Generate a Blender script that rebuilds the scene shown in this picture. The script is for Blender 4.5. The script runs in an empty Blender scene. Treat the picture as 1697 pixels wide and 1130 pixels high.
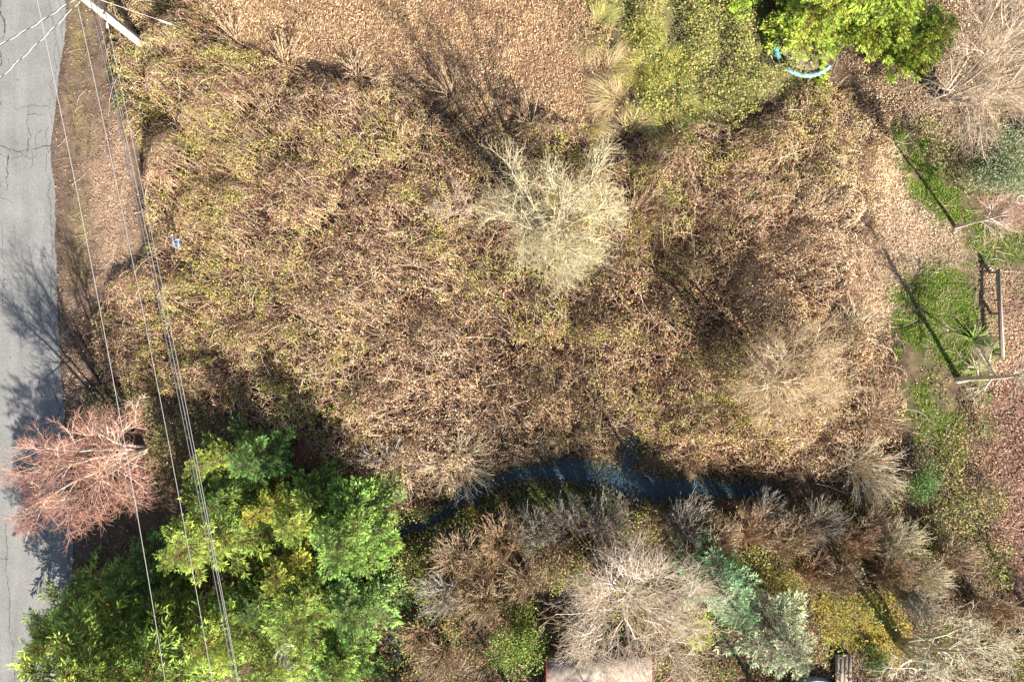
import bpy, math, random
import numpy as np
from mathutils import Vector, Matrix

C = bpy.context.scene.collection
RNG = np.random.default_rng(7)
random.seed(7)
H = 40.0            # height of the drone above the ground
S = 28.28           # photo pixels per metre at ground level

# ------------------------------------------------------------------ camera, sky, sun, exposure
scene = bpy.context.scene
cam_d = bpy.data.cameras.new('camera')
cam_d.sensor_width = 36.0
cam_d.lens = 24.0
cam_d.clip_end = 2000.0
cam = bpy.data.objects.new('camera', cam_d)
cam.location = (0, 0, H)
cam.rotation_euler = (0, 0, 0)
C.objects.link(cam)
scene.camera = cam

SUN_EL = math.radians(34)
SUN_H = np.array([0.53, -0.85]); SUN_H /= np.linalg.norm(SUN_H)
world = bpy.data.worlds.new('World')
scene.world = world
world.use_nodes = True
wn = world.node_tree.nodes; wl = world.node_tree.links
wn.clear()
sky = wn.new('ShaderNodeTexSky'); sky.sky_type = 'NISHITA'; sky.sun_disc = False
sky.sun_elevation = SUN_EL
sky.sun_rotation = math.atan2(SUN_H[0], SUN_H[1])
bg = wn.new('ShaderNodeBackground'); bg.inputs['Strength'].default_value = 0.058
wo = wn.new('ShaderNodeOutputWorld')
wl.new(sky.outputs[0], bg.inputs[0]); wl.new(bg.outputs[0], wo.inputs[0])
sun_d = bpy.data.lights.new('sun', 'SUN')
sun_d.energy = 5.0; sun_d.angle = math.radians(0.5); sun_d.color = (1.0, 0.94, 0.85)
sun = bpy.data.objects.new('sun', sun_d)
sv = Vector((SUN_H[0]*math.cos(SUN_EL), SUN_H[1]*math.cos(SUN_EL), math.sin(SUN_EL)))
sun.rotation_euler = sv.to_track_quat('Z', 'Y').to_euler()
sun.location = (30, -40, 60)
C.objects.link(sun)
scene.view_settings.view_transform = 'Standard'
scene.view_settings.look = 'None'
scene.view_settings.gamma = 1.0
scene.view_settings.use_curve_mapping = False
scene.view_settings.exposure = 1.52
scene.render.engine = 'CYCLES'
scene.cycles.max_bounces = 6
scene.cycles.transparent_max_bounces = 4

# ------------------------------------------------------------------ helpers
def G(px, py, z=0.0):
    k = (H - z) / (H * S)
    return np.array([(px - 848.5) * k, (565.0 - py) * k, z])

def to_px(x, y, z=0.0):
    k = H * S / (H - z)
    return 848.5 + x * k, 565.0 - y * k

def nz(v):
    return v / np.maximum(np.linalg.norm(v, axis=-1, keepdims=True), 1e-9)

def vnoise(x, y, scale, seed):
    r = np.random.default_rng(seed)
    T = r.random((256, 256))
    u = np.asarray(x) / scale + 1000.37; v = np.asarray(y) / scale + 1000.71
    i = np.floor(u).astype(int); j = np.floor(v).astype(int)
    f = u - i; g = v - j
    f = f*f*(3-2*f); g = g*g*(3-2*g)
    a = T[i % 256, j % 256]; b = T[(i+1) % 256, j % 256]
    c = T[i % 256, (j+1) % 256]; d = T[(i+1) % 256, (j+1) % 256]
    return (a*(1-f)+b*f)*(1-g) + (c*(1-f)+d*f)*g

def fbm(x, y, scale, seed, octs=4):
    t = 0; a = 1; n = 0
    for o in range(octs):
        t = t + a*vnoise(x, y, scale/2**o, seed+o*17); n += a; a *= .55
    return t/n

def inpoly(px, py, poly):
    px = np.asarray(px); py = np.asarray(py)
    ins = np.zeros(px.shape, bool)
    n = len(poly)
    for k in range(n):
        x0, y0 = poly[k]; x1, y1 = poly[(k+1) % n]
        if y0 == y1: continue
        c = ((y0 > py) != (y1 > py)) & (px < (x1-x0)*(py-y0)/(y1-y0)+x0)
        ins ^= c
    return ins

def polydist(px, py, poly, closed=True):
    d = np.full(np.shape(px), 1e9)
    n = len(poly)
    for k in range(n if closed else n-1):
        a = np.array(poly[k][:2], float); b = np.array(poly[(k+1) % n][:2], float)
        ab = b-a; L = max(ab@ab, 1e-9)
        t = np.clip(((px-a[0])*ab[0]+(py-a[1])*ab[1])/L, 0, 1)
        d = np.minimum(d, np.hypot(px-a[0]-t*ab[0], py-a[1]-t*ab[1]))
    return d

def gauss(px, py, x, y, r):
    return np.exp(-((px-x)**2+(py-y)**2)/(2*r*r))

class MB:
    """collects numpy geometry with one tint per face"""
    def __init__(s):
        s.v = []; s.f3 = []; s.f4 = []; s.c3 = []; s.c4 = []; s.n = 0
    def add(s, V, F, col):
        V = np.asarray(V, float).reshape(-1, 3); F = np.asarray(F, int)
        col = np.broadcast_to(np.asarray(col, float), (len(F), 3))
        s.v.append(V)
        if F.shape[1] == 3: s.f3.append(F+s.n); s.c3.append(col)
        else: s.f4.append(F+s.n); s.c4.append(col)
        s.n += len(V)
        return s
    def mesh(s, name, mat, smooth=False):
        V = np.concatenate(s.v)
        F3 = np.concatenate(s.f3) if s.f3 else np.zeros((0, 3), int)
        F4 = np.concatenate(s.f4) if s.f4 else np.zeros((0, 4), int)
        col = np.concatenate((s.c3 if s.f3 else []) + (s.c4 if s.f4 else []))
        me = bpy.data.meshes.new(name)
        me.vertices.add(len(V)); me.vertices.foreach_set('co', V.astype(np.float32).ravel())
        nl = F3.size+F4.size
        me.loops.add(nl)
        me.loops.foreach_set('vertex_index', np.concatenate([F3.ravel(), F4.ravel()]).astype(np.int32))
        nf = len(F3)+len(F4)
        me.polygons.add(nf)
        st = np.concatenate([np.arange(len(F3))*3, len(F3)*3+np.arange(len(F4))*4]).astype(np.int32)
        me.polygons.foreach_set('loop_start', st)
        if smooth: me.polygons.foreach_set('use_smooth', np.ones(nf, bool))
        a = me.attributes.new('tint', 'FLOAT_COLOR', 'FACE')
        a.data.foreach_set('color', np.concatenate([col, np.ones((nf, 1))], 1).astype(np.float32).ravel())
        me.update(calc_edges=True); me.validate()
        me.materials.append(mat)
        return me
    def obj(s, name, mat, parent=None, smooth=False, kind=None):
        o = bpy.data.objects.new(name, s.mesh(name, mat, smooth))
        C.objects.link(o)
        if parent is not None: o.parent = parent
        if kind: o['kind'] = kind
        return o

def tag(o, label=None, cat=None, group=None, kind=None):
    if label: o['label'] = label
    if cat: o['category'] = cat
    if group: o['group'] = group
    if kind: o['kind'] = kind
    return o

def thing(name, label, cat, loc, group=None, rz=0.0):
    o = bpy.data.objects.new(name, None); C.objects.link(o)
    o.location = tuple(loc); o.rotation_euler = (0, 0, rz); o.empty_display_size = .3
    return tag(o, label, cat, group)

def tubes(P, R, sides=3):
    P = np.asarray(P, float); R = np.asarray(R, float)
    N, K = P.shape[:2]
    T = np.gradient(P, axis=1); T = nz(T)
    ref = np.where(np.abs(T[..., 2:3]) > .9, np.array([1., 0, 0]), np.array([0, 0, 1.]))
    A = nz(np.cross(T, ref)); B = np.cross(T, A)
    th = np.arange(sides)*2*np.pi/sides
    V = P[:, :, None]+R[:, :, None, None]*(A[:, :, None]*np.cos(th)[:, None]+B[:, :, None]*np.sin(th)[:, None])
    i = np.arange(N)[:, None, None]*K*sides; k = np.arange(K-1)[None, :, None]*sides; m = np.arange(sides)[None, None]
    m2 = (m+1) % sides
    F = np.stack([i+k+m, i+k+m2, i+k+sides+m2, i+k+sides+m], -1).reshape(-1, 4)
    return V.reshape(-1, 3), F

def leaves(P, D, Nn, L, W, fold=.25):
    """folded diamond leaf: 4 verts, 2 triangles. P base, D axis, Nn normal"""
    P = np.asarray(P); n = len(P)
    D = nz(D); Sd = nz(np.cross(Nn, D)); Nn = np.cross(D, Sd)
    L = np.broadcast_to(L, n)[:, None]; W = np.broadcast_to(W, n)[:, None]
    a = P; b = P+D*L*.45+Sd*W*.5+Nn*W*fold; c = P+D*L; d = P+D*L*.45-Sd*W*.5+Nn*W*fold
    V = np.stack([a, b, c, d], 1).reshape(-1, 3)
    i = np.arange(n)[:, None]*4
    F = np.concatenate([i+[[0, 2, 1]], i+[[0, 3, 2]]], 1).reshape(-1, 3)
    return V, F

def rand_dirs(rng, n, zmin=-1, zmax=1):
    z = rng.uniform(zmin, zmax, n); a = rng.uniform(0, 2*np.pi, n); r = np.sqrt(np.maximum(0, 1-z*z))
    return np.stack([r*np.cos(a), r*np.sin(a), z], 1)

def pick(rng, pal, n, jit=.18, w=None):
    pal = np.array(pal, float)
    w = None if w is None else np.array(w, float)/np.sum(w)
    c = pal[rng.choice(len(pal), n, p=w)]
    return np.clip(c*rng.uniform(1-jit, 1+jit, (n, 1))*rng.uniform(.94, 1.06, (n, 3)), .004, .9)

def box(mb, lo, hi, col, M=None):
    x0, y0, z0 = lo; x1, y1, z1 = hi
    V = np.array([[x0,y0,z0],[x1,y0,z0],[x1,y1,z0],[x0,y1,z0],[x0,y0,z1],[x1,y0,z1],[x1,y1,z1],[x0,y1,z1]])
    if M is not None: V = V@np.array(M).T
    F = [[0,3,2,1],[4,5,6,7],[0,1,5,4],[1,2,6,5],[2,3,7,6],[3,0,4,7]]
    mb.add(V, F, col)
    return mb

def rot(axis, a):
    return np.array(Matrix.Rotation(a, 3, axis))

# ------------------------------------------------------------------ materials
def new_mat(name):
    m = bpy.data.materials.new(name); m.use_nodes = True
    nt = m.node_tree; nt.nodes.clear()
    return m, nt.nodes, nt.links

def tint_mat(name, rough=.7, transl=0.0, nscale=0, namt=.3, bump=0.0, objcol=False, spec=.25, stretch=None):
    m, n, l = new_mat(name)
    at = n.new('ShaderNodeAttribute'); at.attribute_name = 'tint'
    col = at.outputs['Color']
    if objcol:
        oi = n.new('ShaderNodeObjectInfo')
        mx = n.new('ShaderNodeMix'); mx.data_type = 'RGBA'; mx.blend_type = 'MULTIPLY'; mx.inputs[0].default_value = 1
        l.new(col, mx.inputs[6]); l.new(oi.outputs['Color'], mx.inputs[7]); col = mx.outputs[2]
        mr = n.new('ShaderNodeMapRange'); mr.inputs[3].default_value = .8; mr.inputs[4].default_value = 1.22
        l.new(oi.outputs['Random'], mr.inputs[0])
        m2 = n.new('ShaderNodeMix'); m2.data_type = 'RGBA'; m2.blend_type = 'MULTIPLY'; m2.inputs[0].default_value = 1
        l.new(col, m2.inputs[6]); l.new(mr.outputs[0], m2.inputs[7]); col = m2.outputs[2]
    nzn = None
    if nscale:
        tc = n.new('ShaderNodeTexCoord'); mp = n.new('ShaderNodeMapping')
        if stretch: mp.inputs['Scale'].default_value = stretch
        l.new(tc.outputs['Object'], mp.inputs[0])
        nzn = n.new('ShaderNodeTexNoise'); nzn.inputs['Scale'].default_value = nscale; nzn.inputs['Detail'].default_value = 6
        l.new(mp.outputs[0], nzn.inputs['Vector'])
        mr = n.new('ShaderNodeMapRange'); mr.inputs[1].default_value = .3; mr.inputs[2].default_value = .7
        mr.inputs[3].default_value = 1-namt; mr.inputs[4].default_value = 1+namt
        l.new(nzn.outputs[0], mr.inputs[0])
        m3 = n.new('ShaderNodeMix'); m3.data_type = 'RGBA'; m3.blend_type = 'MULTIPLY'; m3.inputs[0].default_value = 1
        l.new(col, m3.inputs[6]); l.new(mr.outputs[0], m3.inputs[7]); col = m3.outputs[2]
    b = n.new('ShaderNodeBsdfPrincipled'); b.inputs['Roughness'].default_value = rough
    b.inputs['Specular IOR Level'].default_value = spec
    l.new(col, b.inputs['Base Color'])
    if bump and nzn:
        bp = n.new('ShaderNodeBump'); bp.inputs['Strength'].default_value = bump; bp.inputs['Distance'].default_value = .05
        l.new(nzn.outputs[0], bp.inputs['Height']); l.new(bp.outputs[0], b.inputs['Normal'])
    out = n.new('ShaderNodeOutputMaterial'); sh = b.outputs[0]
    if transl:
        t = n.new('ShaderNodeBsdfTranslucent'); l.new(col, t.inputs[0])
        mix = n.new('ShaderNodeMixShader'); mix.inputs[0].default_value = transl
        l.new(sh, mix.inputs[1]); l.new(t.outputs[0], mix.inputs[2]); sh = mix.outputs[0]
    l.new(sh, out.inputs[0])
    return m

M_LEAF = tint_mat('leaf', .55, .25)
M_DRY = tint_mat('dry_leaf', .7, .08)
M_CANE = tint_mat('cane', .75)
M_BARK = tint_mat('bark', .85, nscale=9, namt=.25, bump=.3)
M_TWIG = tint_mat('twig', .8)
M_NEEDLE = tint_mat('needle', .55, .22, objcol=True)
M_SOIL = tint_mat('soil', .95, nscale=2.2, namt=.35, bump=.5)
M_WOOD = tint_mat('weathered_wood', .85, nscale=5, namt=.42, bump=.3, stretch=(8, 1, 8))
M_PAINT = tint_mat('painted', .5, nscale=3, namt=.08)
M_PLASTIC = tint_mat('plastic', .5, nscale=5, namt=.32)
M_WIRE = tint_mat('wire', .45, spec=.5)
M_ROOF = tint_mat('roof_felt', .9, nscale=3.5, namt=.38, bump=.3)

# asphalt
def asphalt_mat():
    m, n, l = new_mat('asphalt')
    tc = n.new('ShaderNodeTexCoord')
    fine = n.new('ShaderNodeTexNoise'); fine.inputs['Scale'].default_value = 9; fine.inputs['Detail'].default_value = 9; fine.inputs['Roughness'].default_value = .75
    big = n.new('ShaderNodeTexNoise'); big.inputs['Scale'].default_value = .5; big.inputs['Detail'].default_value = 8
    mp = n.new('ShaderNodeMapping'); mp.inputs['Scale'].default_value = (1.6, .16, 1)
    lane = n.new('ShaderNodeTexNoise'); lane.inputs['Scale'].default_value = 1.0; lane.inputs['Detail'].default_value = 3
    l.new(tc.outputs['Object'], fine.inputs['Vector']); l.new(tc.outputs['Object'], big.inputs['Vector'])
    l.new(tc.outputs['Object'], mp.inputs[0]); l.new(mp.outputs[0], lane.inputs['Vector'])
    r = n.new('ShaderNodeValToRGB')
    r.color_ramp.elements[0].position = .40; r.color_ramp.elements[0].color = (.115, .113, .108, 1)
    r.color_ramp.elements[1].position = .70; r.color_ramp.elements[1].color = (.245, .239, .226, 1)
    ad = n.new('ShaderNodeMath'); ad.operation = 'MULTIPLY_ADD'; ad.inputs[1].default_value = .62
    l.new(fine.outputs[0], ad.inputs[0])
    sc = n.new('ShaderNodeMath'); sc.operation = 'MULTIPLY'; sc.inputs[1].default_value = .30
    l.new(big.outputs[0], sc.inputs[0])
    s2 = n.new('ShaderNodeMath'); s2.operation = 'MULTIPLY_ADD'; s2.inputs[1].default_value = .22
    l.new(lane.outputs[0], s2.inputs[0]); l.new(sc.outputs[0], s2.inputs[2])
    l.new(s2.outputs[0], ad.inputs[2]); l.new(ad.outputs[0], r.inputs[0])
    b = n.new('ShaderNodeBsdfPrincipled'); b.inputs['Roughness'].default_value = .85
    b.inputs['Specular IOR Level'].default_value = .25
    bp = n.new('ShaderNodeBump'); bp.inputs['Strength'].default_value = .35; bp.inputs['Distance'].default_value = .02
    l.new(fine.outputs[0], bp.inputs['Height']); l.new(bp.outputs[0], b.inputs['Normal'])
    l.new(r.outputs[0], b.inputs['Base Color'])
    o = n.new('ShaderNodeOutputMaterial'); l.new(b.outputs[0], o.inputs[0])
    return m
M_ASPHALT = asphalt_mat()

def water_mat():
    m, n, l = new_mat('murky_water')
    tc = n.new('ShaderNodeTexCoord')
    nn = n.new('ShaderNodeTexNoise'); nn.inputs['Scale'].default_value = 5; nn.inputs['Detail'].default_value = 4
    l.new(tc.outputs['Object'], nn.inputs['Vector'])
    n2 = n.new('ShaderNodeTexNoise'); n2.inputs['Scale'].default_value = 1.1; n2.inputs['Detail'].default_value = 5
    l.new(tc.outputs['Object'], n2.inputs['Vector'])
    r = n.new('ShaderNodeValToRGB')
    r.color_ramp.elements[0].position = .35; r.color_ramp.elements[0].color = (.036, .060, .078, 1)
    r.color_ramp.elements[1].position = .7; r.color_ramp.elements[1].color = (.046, .070, .086, 1)
    l.new(n2.outputs[0], r.inputs[0])
    b = n.new('ShaderNodeBsdfPrincipled'); b.inputs['Roughness'].default_value = .08; b.inputs['IOR'].default_value = 1.33
    l.new(r.outputs[0], b.inputs['Base Color'])
    bp = n.new('ShaderNodeBump'); bp.inputs['Strength'].default_value = .25; bp.inputs['Distance'].default_value = .02
    l.new(nn.outputs[0], bp.inputs['Height']); l.new(bp.outputs[0], b.inputs['Normal'])
    o = n.new('ShaderNodeOutputMaterial'); l.new(b.outputs[0], o.inputs[0])
    return m
M_WATER = water_mat()

# ------------------------------------------------------------------ layout in photo pixels
BRAMBLE = [(170,-60),(335,-60),(345,20),(400,70),(520,108),(640,118),(720,150),(800,195),(900,205),(1000,195),(1060,232),
           (1130,215),(1200,205),(1320,135),(1420,140),(1490,185),(1500,250),(1490,330),(1475,420),(1490,560),(1510,650),
           (1515,760),(1460,805),(1320,800),(1200,788),(1100,770),(1075,742),(1045,720),(1020,752),(900,772),(820,792),(740,825),
           (700,850),(560,850),(470,770),(380,700),(250,650),(150,650),(128,560),(165,470),(215,430),(236,380),(222,280),(200,200),(178,120),(168,30)]
IVY = [(1010,-60),(1240,-60),(1300,60),(1330,140),(1200,205),(1130,215),(1075,170),(1040,90)]
FIELD = [(330,-70),(980,-70),(990,30),(1010,100),(1000,200),(900,210),(800,200),(720,150),(640,120),(520,110),(400,72),(340,20)]
LAWN1 = [(1485,215),(1530,200),(1600,330),(1612,400),(1560,370),(1520,330)]
LAWN2 = [(1490,440),(1560,430),(1625,470),(1630,560),(1590,620),(1530,600),(1490,540)]
LAWN3 = [(1600,395),(1720,370),(1720,450),(1650,450),(1610,440)]
LAWN4 = [(1505,640),(1540,650),(1590,700),(1590,760),(1540,740),(1510,710)]
REDLIT = [(1640,640),(1760,560),(1760,1010),(1690,1000),(1655,900),(1640,780)]
TANLIT = [(1620,440),(1760,440),(1760,640),(1625,640)]
BARELIT = [(1390,230),(1490,240),(1520,340),(1590,380),(1600,440),(1500,450),(1480,520),(1400,530),(1420,420),(1440,330)]
MOSS = [(1350,985),(1480,990),(1510,1040),(1480,1110),(1420,1075),(1360,1060)]
BANK1 = [(745,850),(800,818),(860,805),(960,802),(1010,812),(1035,840),(1000,850)]
BANK2 = [(630,930),(680,895),(760,865),(800,860),(740,905),(700,960),(650,990)]
UNDER = [(560,835),(1040,835),(1300,835),(1500,800),(1620,640),(1660,800),(1680,1000),(1800,1040),(1800,1240),(560,1240)]
VERGE = [(112,-60),(170,-60),(178,120),(200,200),(222,280),(236,380),(215,430),(165,470),(128,560),(150,650),(160,760),(160,960),(128,960),(118,850),(103,650),(95,500),(92,400),(90,330),(83,250),(90,200),(98,110),(108,60)]
ROAD_EDGE = [(118,-14000),(112,-200),(108,0),(108,60),(99,110),(90,200),(83,250),(90,300),(91,330),(92,400),(95,500),(100,600),(103,650),(112,780),(118,850),(122,930),(112,1000),(104,1130),(104,1400),(104,14000)]
CREEK = [(612,912,3),(635,897,6),(660,882,8),(705,868,8),(760,838,6),(800,808,5),(850,791,7),(900,783,12),(950,784,14),(1000,790,15),(1040,800,20),(1060,806,22),(1110,812,15),(1160,812,13),(1210,813,9),(1250,814,7),(1290,817,3)]
INLET = [(1050,742,5),(1042,765,9),(1028,793,14)]
BROOK = [(620,915,3),(626,960,3),(634,1000,4),(644,1030,2),(652,1070,1),(656,1100,0)]
WATER_Z = -0.32

def creek_d(px, py):
    """signed distance in photo pixels to the water's edge (negative inside)"""
    d = np.full(np.shape(px), 1e9)
    for path in (CREEK, INLET, BROOK):
        for k in range(len(path)-1):
            a = np.array(path[k], float); b = np.array(path[k+1], float)
            ab = b[:2]-a[:2]; L = ab@ab
            t = np.clip(((px-a[0])*ab[0]+(py-a[1])*ab[1])/L, 0, 1)
            d = np.minimum(d, np.hypot(px-a[0]-t*ab[0], py-a[1]-t*ab[1])-(a[2]+(b[2]-a[2])*t))
    return d

RE = np.array(ROAD_EDGE, float)
def road_edge_x(py):
    return np.interp(py, RE[:, 1], RE[:, 0])

def ground_h(x, y):
    px, py = to_px(x, y)
    h = .22*(fbm(x, y, 7, 3)-.5)+.10*(fbm(x, y, 1.3, 9, 3)-.5)
    d = creek_d(px, py)+20*(fbm(x, y, .7, 5, 3)-.5)
    bank = np.clip((d+8)/34, 0, 1); bank = bank*bank*(3-2*bank)
    h = h*np.clip(bank+.3, 0, 1)-.62*(1-bank)
    e = px-road_edge_x(py)
    w = np.clip((e-2)/40, 0, 1)
    return np.where(e < 4, -.05, h*w+.012*(1-w))

# ------------------------------------------------------------------ ground
def build_ground():
    def axis(lim, step):
        c = np.arange(-lim, lim+1e-6, step)
        o = np.array([lim+1, lim+3, lim+8, lim+20, 90, 180, 400, 700])
        o = o[o > lim+.5]
        return np.concatenate([-o[::-1], c, o])
    xs = axis(34, .2); ys = axis(24, .2)
    X, Y = np.meshgrid(xs, ys, indexing='ij')
    px, py = to_px(X, Y)
    Z = ground_h(X, Y)
    far = np.clip((np.hypot(X, Y)-45)/40, 0, 1)
    Z = Z*(1-far)-.05*far
    nx, ny = X.shape
    i = np.arange(nx-1)[:, None]*ny; j = np.arange(ny-1)[None]
    F = np.stack([i+j, i+ny+j, i+ny+j+1, i+j+1], -1).reshape(-1, 4)
    jx = px+22*(fbm(X, Y, 1.6, 21)-.5)*2; jy = py+22*(fbm(X, Y, 1.6, 22)-.5)*2
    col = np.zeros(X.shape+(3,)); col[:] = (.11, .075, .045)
    def put(poly, c, soft=14):
        d = polydist(jx, jy, poly); ins = inpoly(jx, jy, poly)
        w = np.clip(.5+np.where(ins, d, -d)/soft, 0, 1)[..., None]
        nonlocal col
        col = col*(1-w)+np.array(c)*w
    put(UNDER, (.075, .052, .032), 30)  # soil darkened to paint in the tree shade
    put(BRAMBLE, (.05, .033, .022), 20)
    put(IVY, (.13, .12, .05))
    put(FIELD, (.20, .12, .07), 60)
    put(BARELIT, (.34, .24, .15), 40)
    put(TANLIT, (.26, .165, .10), 20)
    put(REDLIT, (.16, .085, .06), 30)
    put(VERGE, (.13, .088, .062), 8)
    mossw = np.clip(1.6*(fbm(X, Y*.5, 1.4, 61)-.42)*2, 0, 1)*np.exp(-((jx-(132+.02*(py-150)))/16)**2)*((py < 470) & (py > -60))
    mossw = mossw*(.25+.6*(fbm(X, Y, .5, 66, 3) > .5))
    col = col*(1-mossw[..., None])+np.array([.20, .165, .05])*mossw[..., None]
    pw = np.exp(-((jx-(185+.08*(py-250)))/34)**2)*np.clip((py-150)/120, 0, 1)*(py < 520)
    col = col*(1-.8*pw[..., None])+np.array([.34, .23, .15])*.7*pw[..., None]
    # wheel ruts pressed into the verge
    for rx, sl in ((136, .06), (162, .10)):
        rw = np.exp(-((px-(rx+sl*(py-40)))/3.2)**2)*(py < 260)*(py > -80)*np.clip(fbm(X, Y, 2, 77)*2-.35, 0, 1)
        col = col*(1-.6*rw[..., None])+np.array([.085, .055, .04])*.6*rw[..., None]
    rw = np.exp(-((px-(118-.18*(py-290)))/7.0)**2)*np.exp(-((py-310)/45)**2)
    col = col*(1-.75*rw[..., None])+np.array([.075, .05, .035])*.75*rw[..., None]
    for p in (LAWN1, LAWN2, LAWN3, LAWN4): put(p, (.085, .09, .03), 55)
    put(MOSS, (.30, .25, .03), 16)
    for p in (BANK1, BANK2): put(p, (.06, .06, .025), 16)
    d = creek_d(px, py)
    w = np.clip(1-d/10, 0, 1)[..., None]
    col = col*(1-w)+np.array([.045, .035, .025])*w
    col *= (.75+.5*fbm(X, Y, .9, 40)[..., None])
    me = bpy.data.meshes.new('ground')
    me.from_pydata([], [], [])
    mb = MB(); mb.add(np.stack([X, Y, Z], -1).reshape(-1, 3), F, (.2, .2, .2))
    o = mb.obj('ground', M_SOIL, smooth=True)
    me = o.data
    me.attributes.remove(me.attributes['tint'])
    a = me.attributes.new('tint', 'FLOAT_COLOR', 'POINT')
    a.data.foreach_set('color', np.concatenate([col.reshape(-1, 3), np.ones((nx*ny, 1))], 1).astype(np.float32).ravel())
    tag(o, 'leaf strewn brown earth under and around the brambles', kind='structure')
build_ground()

def build_road():
    ys = np.concatenate([[-600, -200, -80, -40], np.arange(-24, 24.01, .12), [40, 80, 200, 600]])
    py = 565-ys*S
    r = (road_edge_x(py)-848.5)/S+.10*(fbm(ys, ys*0, .9, 31)-.5)*2+.05*(fbm(ys, ys*0, .25, 32, 2)-.5)*2
    lft = -32.8+.2*(fbm(ys, ys*0+9, 2, 33)-.5)
    n = len(ys); nx = 8
    t = np.linspace(0, 1, nx)
    X = lft[:, None]+(r-lft)[:, None]*t
    Z = np.full_like(X, .02); Z[:, -1] = .004; Z[:, 0] = .004
    V = np.stack([X, np.repeat(ys[:, None], nx, 1), Z], -1)
    V2 = V[:, [0, -1]].copy(); V2[..., 2] = -.08
    i = np.arange(n-1)[:, None]*nx; j = np.arange(nx-1)[None]
    F = np.stack([i+j, i+j+1, i+nx+j+1, i+nx+j], -1).reshape(-1, 4)
    mb = MB(); mb.add(V.reshape(-1, 3), F, (.2, .2, .2))
    tag(mb.obj('road', M_ASPHALT), 'worn pale grey asphalt road with cracks', kind='structure')
    # cracks and tar seams lie on the asphalt
    rng = np.random.default_rng(5)
    mb = MB()
    def crack(pts, w, wob=2.2, col=(.05, .048, .045)):
        pts = np.array(pts, float)
        out = [pts[0]]
        for a, b in zip(pts[:-1], pts[1:]):
            m = max(2, int(np.hypot(*(b-a))/2.5))
            off = np.cumsum(rng.normal(0, wob*.45, (m+1, 2)), 0); off -= np.linspace(0, 1, m+1)[:, None]*off[-1]*.7
            for k in range(1, m+1): out.append(a+(b-a)*k/m+off[k])
        q = np.array(out); ww = .75*w*rng.uniform(.15, 1.4, len(q))
        T = np.gradient(q, axis=0); Nn = nz(np.stack([-T[:, 1], T[:, 0]], 1))
        V = np.stack([np.array([G(*(a-b*c/2), .0) for a, b, c in zip(q, Nn, ww)]), np.array([G(*(a+b*c/2), .0) for a, b, c in zip(q, Nn, ww)])], 1)
        V[..., 2] = .024
        k = np.arange(len(q)-1)[:, None]*2
        mb.add(V.reshape(-1, 3), np.concatenate([k, k+1, k+3, k+2], 1), col)
    crack([(6, -40), (5, 30), (4, 68)], 3.2); crack([(1, 85), (2, 110)], 2.5); crack([(13, 98), (16, 108)], 2)
    crack([(47, 175), (48, 230), (44, 262)], 1.3); crack([(14, 258), (15, 290), (13, 318)], 2.2)
    crack([(-6, 240), (15, 248), (30, 252), (60, 246), (86, 243)], 1.5); crack([(30, 252), (45, 262), (62, 258)], 1.2)
    crack([(47, 230), (55, 262), (50, 280)], 1.1); crack([(44, 191), (75, 190)], 1.0); crack([(25, 180), (47, 175), (80, 176)], .9)
    crack([(0, 256), (20, 264), (38, 258)], 1.0); crack([(60, 246), (60, 222), (70, 216)], .9)
    crack([(-5, 327), (12, 329), (22, 334)], 1.3); crack([(5, 463), (38, 462)], 1.2)
    crack([(12, 860), (14, 960), (20, 1060), (26, 1160)], 1.8, 1.5, (.10, .085, .07)); crack([(0, 925), (14, 926)], 1)
    crack([(2, 370), (8, 430), (4, 520)], 1.0)
    # crumbled fringe cracks along the edge
    for y0 in range(-20, 1140, 46):
        e = road_edge_x(np.array(y0+20.))
        crack([(e-rng.uniform(3, 9), y0), (e-rng.uniform(6, 14), y0+22), (e-rng.uniform(2, 8), y0+44)], 1.0, 2.0, (.09, .075, .06))
    for k in range(26):
        x, y = rng.uniform(-20, 85), rng.uniform(-20, 1130)
        crack([(x, y), (x+rng.uniform(-3, 3), y+rng.uniform(2, 6))], rng.uniform(1.2, 3), 1.5, (.09, .085, .08))
    tag(mb.obj('road_cracks', M_SOIL), 'dark cracks and tar seams in the grey asphalt', kind='stuff')
build_road()

def build_creek():
    xs = np.arange(-10, 20, .12); ys = np.arange(-25, -5.5, .12)
    X, Y = np.meshgrid(xs, ys, indexing='ij')
    px, py = to_px(X, Y, WATER_Z)
    keep = creek_d(px, py) < 16
    ny = len(ys); i, j = np.nonzero(keep[:-1, :-1])
    F = np.stack([i*ny+j, (i+1)*ny+j, (i+1)*ny+j+1, i*ny+j+1], 1)
    used, inv = np.unique(F, return_inverse=True)
    V = np.stack([X.ravel()[used], Y.ravel()[used], np.full(len(used), WATER_Z)], 1)
    mb = MB(); mb.add(V, inv.reshape(-1, 4), (.1, .1, .1))
    tag(mb.obj('creek_water', M_WATER), 'narrow dark blue creek below the brambles', kind='structure')
build_creek()

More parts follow.
